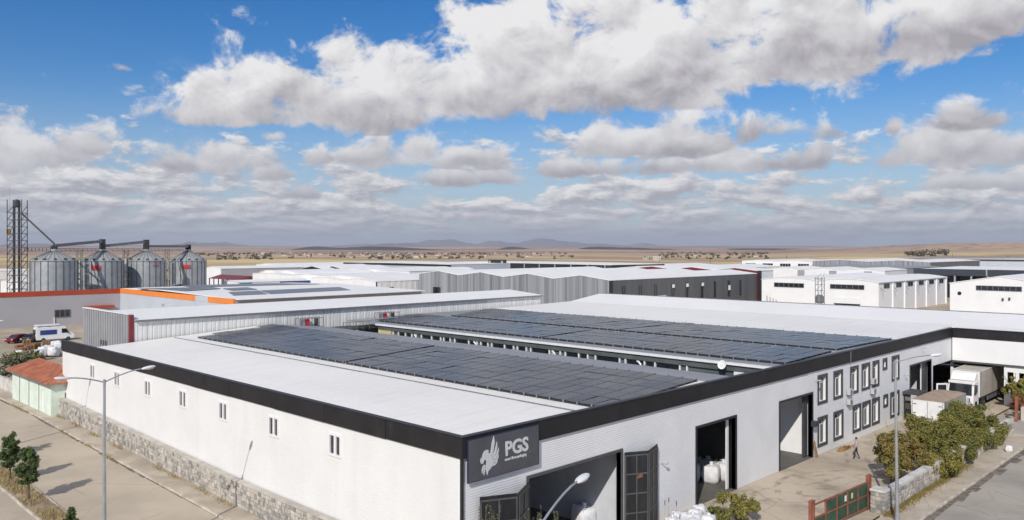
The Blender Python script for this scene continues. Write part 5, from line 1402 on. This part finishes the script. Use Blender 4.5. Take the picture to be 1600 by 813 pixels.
# ------------------------------------------------------------------ sacks and bags
def big_bag(label, x, y, z, s, seed, group, straps=True, rz=0):
    rnd = random.Random(seed); root = thing('bulk_bag', label, 'bag', (x, y, z), rz or rnd.uniform(-.4, .4), group)
    bm = bmesh.new(); bmesh.ops.create_cube(bm, size=1); bmesh.ops.subdivide_edges(bm, edges=bm.edges[:], cuts=5, use_grid_fill=True)
    for v in bm.verts:
        p = v.co.copy(); bulge = 1 + .22 * (1 - (2 * p.z) ** 2) ; r_ = hypot(p.x, p.y)
        f = bulge * (1 - .16 * (r_ / .707) ** 4)
        v.co = Vector((p.x * f * s, p.y * f * s, (p.z + .5) * s * 1.05 + (.07 * s * (1 - (r_ * 1.6) ** 2) if p.z > .4 else 0)))
        n_ = v.co / s * 3.2 + Vector((seed, 0, 0)); cr = .10 if not straps else .03
        v.co += Vector((vnoise(n_.x + n_.z, n_.y), vnoise(n_.y + n_.z, n_.x + 5), vnoise(n_.x - n_.y, n_.z + 9))) * s * cr * 1.6 + Vector((rnd.gauss(0, .3), rnd.gauss(0, .3), rnd.gauss(0, .3))) * s * cr * .55
    m = MB(); m.bm(bm); m.build('sack', M['bag'], root, smooth=True)
    if straps:
        for sx in (-1, 1):
            for sy in (-1, 1): MB().path([(sx * .47 * s, sy * .47 * s, .75 * s), (sx * .42 * s, sy * .42 * s, 1.12 * s), (sx * .25 * s, sy * .42 * s, 1.16 * s)], .022 * s, 5).build('lifting_loop', M['bag'], root)
        MB().cyl((0, 0, 1.05 * s), (.05, 0, 1.3 * s), .10 * s, .14 * s, 8).build('spout', M['bag'], root)
    return root
BG = 'bulk bags inside the doorways'
for k, (x, y, z, lb) in enumerate(((atz(912, 800, .9)[0], atz(912, 800, .9)[1], 0, 'white bulk bag standing in the first doorway'), (25.4, 3.4, 0, 'left front bulk bag inside the second doorway'), (26.3, 2.2, 0, 'bulk bag nearest the light in the second doorway'), (27.5, 1.9, 0, 'right front bulk bag inside the second doorway'),
        (25.9, 4.7, 0, 'rear left bulk bag inside the second doorway'), (27.5, 3.2, 0, 'rear middle bulk bag inside the second doorway'), (27.4, 4.5, 0, 'rear right bulk bag inside the second doorway'), (26.8, 5.9, 0, 'rearmost bulk bag inside the second doorway'))): big_bag(lb, x, y, z, 1.12, 60 + k, BG)
FS = 'white sacks heaped by the front shrubs'
spots = [(15.1, -2.2, 0), (16.0, -2.6, 0), (16.9, -2.1, 0), (17.7, -1.8, 0), (15.6, -1.5, 0), (16.6, -1.3, 0), (17.4, -2.9, 0), (18.6, -1.6, 0)]
nm = ['left front', 'second front', 'third front', 'middle front', 'left rear', 'middle rear', 'right front', 'far right']
for k, (x, y, z) in enumerate(spots): big_bag(nm[k] + ' crumpled white sack in the heap at the bottom edge', x, y, z, .74, 80 + k, FS, straps=k % 2 == 0)
LS = 'white bags piled behind the guard house'
for k, (px, py) in enumerate(((44, 560), (52, 558), (60, 557), (69, 552), (76, 550), (84, 552), (91, 549), (96, 546), (88, 543), (30, 556))):
    p = atz(px, py, .95 + .3); big_bag(('first', 'second', 'third', 'fourth', 'fifth', 'sixth', 'seventh', 'eighth', 'ninth', 'outermost left')[k] + ' white bag of the pile behind the guard house', p[0], p[1], .9, 1.25 if k not in (0, 1, 9) else 1.0, 100 + k, LS, straps=False)
for k, (px, py) in enumerate(((36, 549), (46, 547), (56, 545), (30, 545), (72, 540), (42, 540))):
    p = atz(px, py, .9); r_ = thing('pallet_stack', ('first', 'second', 'third', 'fourth', 'fifth', 'sixth')[k] + ' stack of brown pallets behind the guard house', 'pallets', (p[0], p[1], .9), random.uniform(-.4, .4), 'stacks of pallets behind the guard house')
    for q in range(4 + k % 3):
        m = MB()
        for i in range(5): m.box(-.6, -.5 + i * .22, q * .16 + .1, .6, -.36 + i * .22, q * .16 + .13)
        for i in (-.5, 0, .42): m.box(i, -.5, q * .16, i + .1, .52, q * .16 + .098)
        m.build('pallet', M['wood'], r_)
big_bag('small white plastic sack lying on the right pavement edge', 51.2, -10.95, .02, .46, 140, None, straps=False)

# ------------------------------------------------------------------ vehicles
def wheel(root, x, y, z, r, w, m2='midmetal'):
    o = MB().lathe((0, 0, 0), [(r * .55, -w / 2), (r * .95, -w / 2), (r, -w * .35), (r, w * .35), (r * .95, w / 2), (r * .55, w / 2)], 20, 'Y').build('wheel', M['tyre'], root, loc=(x, y, z))
    MB().lathe((0, 0, 0), [(r * .2, -w / 2 - .012), (r * .56, -w / 2 + .02), (r * .56, w / 2 - .02), (r * .2, w / 2 + .012)], 14, 'Y').build('rim', M[m2], o)
def car(label, loc, rz, paint, kind='hatch'):
    root = thing('parked_car', label, 'car', loc, rz, 'cars parked by the warehouse')
    prof = [(-2.0, .35), (-2.05, .62), (-1.98, .92), (-1.35, 1.0), (-.75, 1.42), (.9, 1.47), (1.75, 1.0), (1.98, .9), (2.0, .4), (1.8, .26), (-1.8, .26)]
    hw_ = .86; bm = bmesh.new()
    L_ = []; 
    for y in (-hw_, -hw_ * .98, hw_ * .98, hw_):
        tuck = .0
        L_.append([bm.verts.new((x, y * (1 - .2 * max(0, z - .95) / .5), z)) for x, z in prof])
    for a, b in zip(L_[:-1], L_[1:]):
        for i in range(len(prof)): j = (i + 1) % len(prof); bm.faces.new((a[i], a[j], b[j], b[i]))
    bm.faces.new(L_[0][::-1]); bm.faces.new(L_[-1]); bmesh.ops.recalc_face_normals(bm, faces=bm.faces[:])
    bmesh.ops.bevel(bm, geom=[e for e in bm.edges], offset=.04, segments=2, affect='EDGES', clamp_overlap=True)
    m = MB(); m.bm(bm); smooth_angle(m.build('body', M[paint], root), 40)
    for s in (-1, 1):
        m = MB(); y = s * (hw_ * .9); y1 = s * (hw_ * .83)
        m.hexa([(-1.05, y * 1.005, 1.0), (1.45, y * 1.005, 1.0), (1.45, y * .97, 1.0), (-1.05, y * .97, 1.0), (-.62, y1 * 1.0, 1.36), (.85, y1 * 1.0, 1.38), (.85, y1 * .96, 1.38), (-.62, y1 * .96, 1.36)]); m.build('side_window', M['dglass'], root)
    m = MB(); m.hexa([(-1.36, -.68, 1.03), (-1.36, .68, 1.03), (-1.30, .68, 1.03), (-1.30, -.68, 1.03), (-.80, -.62, 1.42), (-.80, .62, 1.42), (-.74, .62, 1.42), (-.74, -.62, 1.42)]); m.build('windscreen', M['dglass'], root)
    m = MB(); m.hexa([(1.72, -.68, 1.04), (1.72, .68, 1.04), (1.66, .68, 1.04), (1.66, -.68, 1.04), (.97, -.62, 1.44), (.97, .62, 1.44), (.91, .62, 1.44), (.91, -.62, 1.44)]); m.build('rear_window', M['dglass'], root)
    for s in (-1, 1):
        MB().box(-2.07, s * .62 - .16, .66, -1.96, s * .62 + .16, .82).build('headlight', M['lens'], root); MB().box(1.95, s * .66 - .12, .72, 2.02, s * .66 + .12, .9).build('tail_light', M['red'], root)
        for x in (-1.25, 1.25): wheel(root, x, s * .78, .31, .31, .2)
    return root
p = atz(29, 536, .6); car('dark red car parked left beside the black one', (p[0], p[1], .65), .55, 'carred')
p = atz(46, 536, .6); car('black car parked right behind the white van', (p[0] + .5, p[1] + .5, .65), .75, 'carblack')
# white van
p = atz(84, 533, .6); vn = thing('white_van', 'white high roof van with blue side panel and roof rack', 'van', (p[0], p[1], .62), -.72 + .72)
vp = [(-3.0, .35), (-3.05, 1.0), (-3.0, 2.45), (-2.8, 2.6), (1.3, 2.6), (1.7, 2.45), (2.35, 1.5), (3.05, 1.15), (3.12, .7), (3.0, .35)]
bm = bmesh.new(); rows = []
for y in (-.98, .98): rows.append([bm.verts.new((x, y * (1 - .09 * max(0, z - 1.2)), z)) for x, z in vp])
for i in range(len(vp)): j = (i + 1) % len(vp); bm.faces.new((rows[0][i], rows[0][j], rows[1][j], rows[1][i]))
bm.faces.new(rows[0][::-1]); bm.faces.new(rows[1]); bmesh.ops.recalc_face_normals(bm, faces=bm.faces[:]); bmesh.ops.bevel(bm, geom=bm.edges[:], offset=.07, segments=2, affect='EDGES', clamp_overlap=True)
m = MB(); m.bm(bm); smooth_angle(m.build('body', M['vanwhite'], vn), 40)
MB().box(-2.4, -1.0, 1.25, .2, -.93, 2.05).build('side_panel', M['vanblue'], vn)
MB().hexa([(1.0, -.985, 1.4), (2.2, -.985, 1.4), (2.2, -.94, 1.4), (1.0, -.94, 1.4), (1.0, -.92, 2.15), (1.75, -.92, 2.15), (1.75, -.86, 2.15), (1.0, -.86, 2.15)]).build('side_window', M['dglass'], vn)
MB().hexa([(2.42, -.82, 1.5), (2.42, .82, 1.5), (2.34, .82, 1.5), (2.34, -.82, 1.5), (1.80, -.74, 2.4), (1.80, .74, 2.4), (1.72, .74, 2.4), (1.72, -.74, 2.4)]).build('windscreen', M['dglass'], vn)
MB().box(-3.09, -.7, 1.4, -3.0, .7, 2.2).build('rear_window', M['dglass'], vn)
m = MB(); m.bbox(-2.9, -.85, 2.72, .8, .85, 2.95, .05); m.build('roof_load', M['vanwhite'], vn); m = MB()
for x in (-2.5, -1, .5): m.box(x, -.88, 2.58, x + .06, .88, 2.73)
m.build('roof_rack', M['midmetal'], vn)
for s in (-1, 1):
    for x in (-1.9, 2.05): wheel(vn, x, s * .88, .36, .36, .24)
    MB().box(3.0, s * .7 - .16, .85, 3.1, s * .7 + .16, 1.05).build('headlight', M['lens'], vn)
    MB().box(1.85, s * 1.12 - .08, 1.35, 2.0, s * 1.12 + .08, 1.65).build('mirror', M['darkmetal'], vn)

# details follow the box truck below
# articulated lorry with open cab door
tr = thing('box_lorry', 'white cabbed lorry with a beige tarpaulin trailer and open door', 'truck', (67.6, -2.65, 0))
cp = [(0, .45), (-.06, 1.0), (0, 1.55), (.28, 2.75), (.75, 3.0), (1.95, 3.05), (1.95, .45)]
bm = bmesh.new(); rows = []
for y in (-1.24, 1.24): rows.append([bm.verts.new((x, y, z)) for x, z in cp])
for i in range(len(cp)): j = (i + 1) % len(cp); bm.faces.new((rows[0][i], rows[0][j], rows[1][j], rows[1][i]))
bm.faces.new(rows[0][::-1]); bm.faces.new(rows[1]); bmesh.ops.recalc_face_normals(bm, faces=bm.faces[:]); bmesh.ops.bevel(bm, geom=bm.edges[:], offset=.06, segments=2, affect='EDGES', clamp_overlap=True)
m = MB(); m.bm(bm); smooth_angle(m.build('cab', M['truckwhite'], tr), 40)
MB().hexa([(-.035, -1.1, 1.62), (-.035, 1.1, 1.62), (.05, 1.1, 1.62), (.05, -1.1, 1.62), (.225, -1.05, 2.7), (.225, 1.05, 2.7), (.31, 1.05, 2.7), (.31, -1.05, 2.7)]).build('windscreen', M['dglass'], tr)
MB().hexa([(.28, -1.27, 1.65), (1.15, -1.27, 1.65), (1.15, -1.22, 1.65), (.28, -1.22, 1.65), (.52, -1.27, 2.55), (1.15, -1.27, 2.55), (1.15, -1.22, 2.55), (.52, -1.22, 2.55)]).build('side_window', M['dglass'], tr)
MB().prism([(.75, -1.15, 3.06), (1.95, -1.15, 3.06), (1.95, -1.15, 3.85), (1.55, -1.15, 3.75)], (0, 2.3, 0)).build('wind_deflector', M['truckwhite'], tr)
m = MB(); m.bbox(.05, -1.15, 2.78, .22, 1.15, 3.02, .03); m.build('sun_visor', M['truckwhite'], tr)
MB().box(-.10, -.95, .75, -.05, .95, 1.35).build('grille', M['darkmetal'], tr)
m = MB(); m.bbox(-.16, -1.24, .3, .35, 1.24, .66, .05); m.build('bumper', M['truckwhite'], tr)
for s in (-1, 1):
    MB().box(-.14, s * .98 - .18, .72, -.04, s * .98 + .18, .95).build('headlight', M['lens'], tr)
    m = MB(); m.box(.05, s * 1.5 - .1, 2.0, .2, s * 1.5 + .1, 2.75); m.cyl((.12, s * 1.2, 2.72), (.12, s * 1.5, 2.72), .03); m.build('mirror', M['darkmetal'], tr)
o = MB().hexa([(.15, 1.26, .9), (.22, 1.26, .9), (-.75, 2.05, .9), (-.82, 2.05, .9), (.15, 1.26, 2.65), (.22, 1.26, 2.65), (-.75, 2.05, 2.65), (-.82, 2.05, 2.65)]).build('open_door', M['truckwhite'], tr)
MB().hexa([(.02, 1.33, 1.7), (.04, 1.33, 1.7), (-.62, 1.98, 1.7), (-.70, 1.92, 1.7), (.02, 1.33, 2.5), (.04, 1.33, 2.5), (-.62, 1.98, 2.5), (-.70, 1.92, 2.5)]).build('door_window', M['dglass'], o)
m = MB(); m.bbox(2.25, -1.27, 1.15, 15.3, 1.27, 3.92, .04); m.build('tarp_side', M['tarp'], tr)
m = MB(); m.box(2.22, -1.29, 3.86, 15.33, -1.275, 3.96); m.box(2.22, 1.275, 3.86, 15.33, 1.29, 3.96); m.box(2.2, -1.25, 3.925, 2.3, 1.25, 3.97); m.build('roof_rail', M['truckwhite'], tr)
MB().box(2.2, -1.26, 1.2, 2.246, 1.26, 3.85).build('front_board', M['truckwhite'], tr)
m = MB(); m.box(.6, -.5, .62, 15.2, .5, .95); m.box(2.3, -1.2, .97, 15.25, 1.2, 1.14); m.build('chassis', M['darkmetal'], tr)
for s in (-1, 1):
    MB().box(5.4, s * 1.15 - .03, .5, 10.2, s * 1.15 + .03, .96).build('side_guard', M['midmetal'], tr)
    for k in range(6): MB().box(2.6 + k * 2.2, s * 1.283 - .006, 1.2, 2.65 + k * 2.2, s * 1.283 + .006, 3.84).build('tarp_strap', M['midmetal'], tr)
    for x in (.95, 3.9, 11.2, 12.5, 13.8): wheel(tr, x, s * 1.08, .5, .5, .32)
# smaller box truck, seen from behind
tk = thing('small_truck', 'small white truck with brown tarpaulin roof parked by the porch', 'truck', (52.7, -4.15, 0))
m = MB(); m.bbox(.12, -1.36, .95, 6.6, 1.36, 3.16, .04); m.build('box_body', M['tarp3'], tk)
m = MB(); m.prism([(-.02, -1.4, 3.165), (-.02, -.7, 3.26), (-.02, .7, 3.26), (-.02, 1.4, 3.165)], (6.65, 0, 0)); m.build('tarp_roof', M['tarp2'], tk)
m = MB(); m.bbox(.0, -1.38, 1.5, .11, 1.38, 3.15, .02); m.build('rear_board', M['truckwhite'], tk)
m = MB(); m.bbox(-.3, -1.38, 1.28, .1, 1.38, 1.49, .03); m.build('tail_ledge', M['truckwhite'], tk)
MB().box(-.12, -.5, 1.5, -.06, .3, 1.62).build('handle_bar', M['midmetal'], tk)
for y in (-1.3, -.02, 1.26): MB().box(-.035, y, 1.52, -.003, y + .05, 3.1).build('door_bar', M['mullion'], tk)
for z in (1.95, 2.75):
    for y in (-1.2, .95): MB().box(-.05, y, z, -.037, y + .28, z + .05).build('hinge', M['darkmetal'], tk)
MB().box(-.34, -.3, 1.02, -.31, .3, 1.2).build('number_plate', M['pvc'], tk)
m = MB(); m.bbox(6.7, -1.1, .5, 8.5, 1.1, 2.55, .12); smooth_angle(m.build('cab', M['truckwhite'], tk), 40)
MB().box(.1, -1.2, .75, 6.6, 1.2, .94).build('chassis', M['darkmetal'], tk)
MB().hexa([(8.5, -.95, 1.55), (8.53, -.95, 1.55), (8.53, .95, 1.55), (8.5, .95, 1.55), (8.5, -.95, 2.3), (8.53, -.95, 2.3), (8.53, .95, 2.3), (8.5, .95, 2.3)]).build('windscreen', M['dglass'], tk)
for s in (-1, 1):
    for x in (1.6, 7.4): wheel(tk, x, s * 1.08, .45, .45, .3)
    MB().box(-.05, s * 1.1 - .2, .8, .05, s * 1.1 + .2, .95).build('tail_light', M['red'], tk)

# ------------------------------------------------------------------ things on and by the walls
def ac(label, x, z):
    root = thing('air_conditioner', label, 'air conditioner', (x, -.26, z), group='air conditioner units on the door front'); root.scale = (.8, .8, .8)
    m = MB(); m.bbox(-.42, -.18, 0, .42, .18, .62, .02); m.build('case', M['ac'], root)
    m = MB(); m.lathe((-.08, -.19, .31), [(.24, -.012), (.24, .012)], 18, 'Y'); m.build('fan_grille', M['midmetal'], root)
    for s in (-.3, .3): MB().box(s - .02, -.15, -.1, s + .02, .25, -.005).build('bracket', M['darkmetal'], root)
ac('upper air conditioner of the left pair between the windows', 45.1, 4.2); ac('lower air conditioner of the left pair between the windows', 45.1, 3.35)
ac('upper air conditioner of the right pair below the windows', 50.45, 4.5); ac('lower air conditioner of the right pair below the windows', 50.45, 3.6)
pc = thing('porch', 'dark flat roofed porch at the small entrance beside the truck', 'porch', (58.6, -1.3, 0))
MB().box(-.2, -.3, 2.55, 2.0, 1.24, 2.8).build('porch_roof', M['surround'], pc)
for x in (-.1, 1.8): MB().box(x, -.2, 0, x + .12, -.08, 2.54).build('post', M['trim'], pc)
MB().box(.1, 1.1, 0, 1.7, 1.2, 2.4).build('door', M['dglass'], pc)
for k, (x, z, lb) in enumerate(((38.7, 6.15, 'small camera left of the upper windows'), (16.6, 3.6, 'small camera beside the big folding door'), (63.8, 6.6, 'round bracket lamp above the fourth doorway'), (58.9, 4.35, 'small camera right of the upper windows'))):
    r_ = thing('wall_camera', lb, 'camera', (x, -.05, z), group='small fittings on the door front')
    MB().cyl((0, .03, 0), (0, -.3, .05), .035).build('arm', M['ac'], r_); m = MB(); m.ell((.08, -.32, .02), (.16, .08, .08), 10, 6); m.build('housing', M['ac'], r_)
d_ = thing('satellite_dish', 'white satellite dish on the gutter behind the nearest array', 'satellite dish', (32.35, 4.76, 7.3)); d_.scale = (.62, .62, .62)
m = MB(); R = Matrix.Rotation(radians(-70), 3, 'Y') @ Matrix.Rotation(0, 3, 'Z')
pr = [(.02, .16)] + [(.1 * i, .16 * (i / 6) ** 2 * -1 + .16) for i in range(1, 7)]
for (r0, z0), (r1, z1_) in zip(pr[:-1], pr[1:]):
    for i in range(20):
        a, b = 2 * pi * i / 20, 2 * pi * (i + 1) / 20
        q = [Vector((r0 * cos(a), r0 * sin(a), -z0)), Vector((r0 * cos(b), r0 * sin(b), -z0)), Vector((r1 * cos(b), r1 * sin(b), -z1_)), Vector((r1 * cos(a), r1 * sin(a), -z1_))]
        m.poly([tuple(R @ v + Vector((-.25, 0, .55))) for v in q])
m.build('dish', M['pvc'], d_, smooth=True); MB().cyl((.1, 0, 0), (-.1, 0, .55), .04).build('mast', M['midmetal'], d_); MB().cyl((-.3, 0, .3), (-.75, 0, .62), .02).build('feed_arm', M['midmetal'], d_)
for lb, x, y in (('red and grey caged cabinet on the roof ridge by the ribbed wall', 25.2, 56.6), ('red and grey caged cabinet at the end of the middle array', 36.8, 56.8)):
    z0 = 7.45; r_ = thing('caged_cabinet', lb, 'cabinet', (x, y, z0), group='caged cabinets on the roofs')
    m = MB()
    for px_ in (0, 1.6, 3.2):
        for py_ in (0, 1.0): m.box(px_, py_, -.5, px_ + .06, py_ + .06, 1.1)
    for z_ in (0, 1.04):
        for py_ in (0, 1.0): m.box(.06, py_, z_, 3.2, py_ + .05, z_ + .06)
    m.build('cage', M['midmetal'], r_)
    MB().box(.12, .2, .1, .8, .8, .98).build('grey_cabinet', M['rib_l'], r_); MB().box(.9, .2, .15, 1.4, .8, 1.0).build('red_box', M['red'], r_); MB().box(2.4, .2, .1, 2.6, .8, 1.0).build('dark_panel', M['darkmetal'], r_); MB().box(1.5, .75, .1, 2.35, .8, 1.0).build('white_panel', M['pvc'], r_)
lp = MB(); rnd = random.Random(77); leaves(lp, [(42.5, -.75, .05, 1.3, .35, .14)], 700, .08, rnd, core=.0)
tag(lp.build('leaf_litter', mat('dead leaves', (.36, .20, .085), .85, var=.25, scale=6)), 'heap of brown dead leaves at the foot of the door front', 'leaves', kind='stuff')
tag(MB().hexa([(38.25, -.35, 0), (38.6, -.30, 0), (38.6, -.22, 0), (38.25, -.25, 0), (38.05, -.16, 1.3), (38.35, -.14, 1.3), (38.35, -.08, 1.3), (38.05, -.10, 1.3)]).build('leaning_board', M['wood']), 'short orange brown board leaning by the third doorway', 'board')

# dark tyre marks curving over the yard
def mark_mat():
    m = bpy.data.materials.new('tyre mark'); m.use_nodes = True; nt = m.node_tree; g = G(nt); b = nt.nodes['Principled BSDF']; out = nt.nodes['Material Output']
    P = g.new('ShaderNodeNewGeometry').outputs['Position']
    b.inputs['Base Color'].default_value = (.16, .13, .105, 1); b.inputs['Roughness'].default_value = .9
    t = g.new('ShaderNodeBsdfTransparent'); mx = g.new('ShaderNodeMixShader')
    g.link(g.m('MULTIPLY', g.ramp(g.noise(P, .7, 6, .65), .42, .70), .30), mx.inputs[0]); g.link(t.outputs[0], mx.inputs[1]); g.link(b.outputs[0], mx.inputs[2]); g.link(mx.outputs[0], out.inputs['Surface'])
    return m
tm = MB(); rq = random.Random(21); zk = 0
for (cx_, cy_, r0, a0, a1) in ((23, -9.5, 9.2, 20, 118), (23, -9.5, 7.3, 20, 118), (31, -10, 8.6, 30, 130), (31, -10, 6.8, 30, 130), (45, -16, 15.0, 62, 118), (45, -16, 13.1, 62, 118), (15, 6.5, 12.0, -78, -20), (15, 6.5, 10.2, -78, -20), (52, -22, 19.6, 75, 125), (27, -14, 12.8, 50, 120)):
    zz = -.016 + .0006 * zk; zk += 1; n = 40; w_ = rq.uniform(.14, .26)
    pts = [(cx_ + cos(radians(a0 + (a1 - a0) * i / n)), sin(radians(a0 + (a1 - a0) * i / n))) for i in range(n + 1)]
    ring = []
    for i in range(n + 1):
        a = radians(a0 + (a1 - a0) * i / n); q = .25 * sin(i * .23 + r0)
        ring.append(((cx_ + cos(a) * (r0 - w_ + q), cy_ + sin(a) * (r0 - w_ + q), zz), (cx_ + cos(a) * (r0 + w_ + q), cy_ + sin(a) * (r0 + w_ + q), zz)))
    for (p0, p1), (q0, q1) in zip(ring[:-1], ring[1:]):
        if max(p0[1], p1[1], q0[1], q1[1]) < -.05 and min(p0[1], p1[1], q0[1], q1[1]) > -9.2: tm.poly([p0, p1, q1, q0])
tag(tm.build('tyre_marks', mark_mat()), 'dark tyre marks curving over the dusty yard', 'marks', kind='stuff')

# ------------------------------------------------------------------ the walking man
def person():
    root = thing('person', 'person in grey shirt and dark trousers walking across the yard', 'person', (40.15, -2.74, -.02), radians(200))
    V = [((0, 0, .95), .135), ((0, 0, 1.12), .125), ((0, .01, 1.32), .15), ((0, .01, 1.44), .12), ((0, 0, 1.52), .055), ((0, -.02, 1.62), .085), ((0, -.02, 1.71), .08),
         ((.17, .01, 1.42), .062), ((.23, .05, 1.17), .048), ((.24, -.06, .94), .036), ((.235, -.10, .86), .034), ((-.17, .01, 1.42), .062), ((-.23, -.04, 1.17), .048), ((-.23, -.16, .98), .036), ((-.22, -.20, .91), .034),
         ((.09, 0, .90), .095), ((.095, -.13, .50), .062), ((.095, -.12, .10), .045), ((.095, -.26, .045), .038), ((-.09, 0, .90), .095), ((-.095, .05, .50), .062), ((-.095, .24, .13), .045), ((-.095, .14, .045), .038)]
    Eg = [(0, 1), (1, 2), (2, 3), (3, 4), (4, 5), (5, 6), (3, 7), (7, 8), (8, 9), (9, 10), (3, 11), (11, 12), (12, 13), (13, 14), (0, 15), (15, 16), (16, 17), (17, 18), (0, 19), (19, 20), (20, 21), (21, 22)]
    me = bpy.data.meshes.new('body'); me.from_pydata([v[0] for v in V], Eg, [])
    o = bpy.data.objects.new('tmp', me); COL.objects.link(o)
    md = o.modifiers.new('skin', 'SKIN'); md.use_smooth_shade = True
    for i, s in enumerate(me.skin_vertices[0].data): s.radius = (V[i][1], V[i][1]); s.use_root = (i == 0)
    ss = o.modifiers.new('sub', 'SUBSURF'); ss.levels = 2; ss.render_levels = 2
    bpy.context.view_layer.update()
    nm = bpy.data.meshes.new_from_object(o.evaluated_get(bpy.context.evaluated_depsgraph_get())); bpy.data.objects.remove(o)
    nm.materials.clear()
    for k in ('skin', 'shirt', 'trouser', 'shoe'): nm.materials.append(M[k])
    for f in nm.polygons:
        c = f.center; arm = abs(c.x) > .18
        f.material_index = 0 if (c.z > 1.5 or (arm and c.z < 1.12)) else 3 if c.z < .09 else 2 if c.z < .97 and not arm else 1
    b = add('body', nm, root)
    m = MB(); m.ell((0, .005, 1.69), (.088, .098, .085), 12, 8); m.build('hair', M['hair'], root, smooth=True)
    m = MB()
    for s in (1, -1):
        hx, hy, hz = (.235, -.11, .82) if s > 0 else (-.22, -.21, .875)
        m.ell((hx, hy, hz), (.022, .04, .05), 8, 6)
        for q in range(4): m.cyl((hx, hy - .03 + q * .02, hz - .03), (hx + .005 * s, hy - .045 + q * .02, hz - .11 + .008 * abs(q - 1)), .009, .007, 5)
        m.cyl((hx - .01 * s, hy - .035, hz + .01), (hx - .02 * s, hy - .07, hz - .04), .01, .008, 5)
    m.build('hands', M['skin'], root, smooth=True)
    MB().ell((0, -.112, 1.645), (.014, .02, .022), 6, 5).build('nose', M['skin'], root, smooth=True)
    for s in (-1, 1): MB().ell((s * .088, 0, 1.655), (.012, .022, .03), 6, 5).build('ear', M['skin'], root, smooth=True)
person()

# ------------------------------------------------------------------ air
hz = MB(); hz.box(CAM[0] - 28800, CAM[1] - 28800, -60, CAM[0] + 28800, CAM[1] + 28800, 420)
hm = bpy.data.materials.new('haze'); hm.use_nodes = True; nt = hm.node_tree; nt.nodes.clear()
pvn = nt.nodes.new('ShaderNodeVolumePrincipled'); pvn.inputs['Color'].default_value = (.80, .87, 1, 1); pvn.inputs['Density'].default_value = 5.2e-5; pvn.inputs['Anisotropy'].default_value = .1
ou = nt.nodes.new('ShaderNodeOutputMaterial'); nt.links.new(pvn.outputs[0], ou.inputs['Volume'])
tag(hz.build('haze', hm), 'thin blue haze lying over the whole plain', 'haze', kind='stuff')
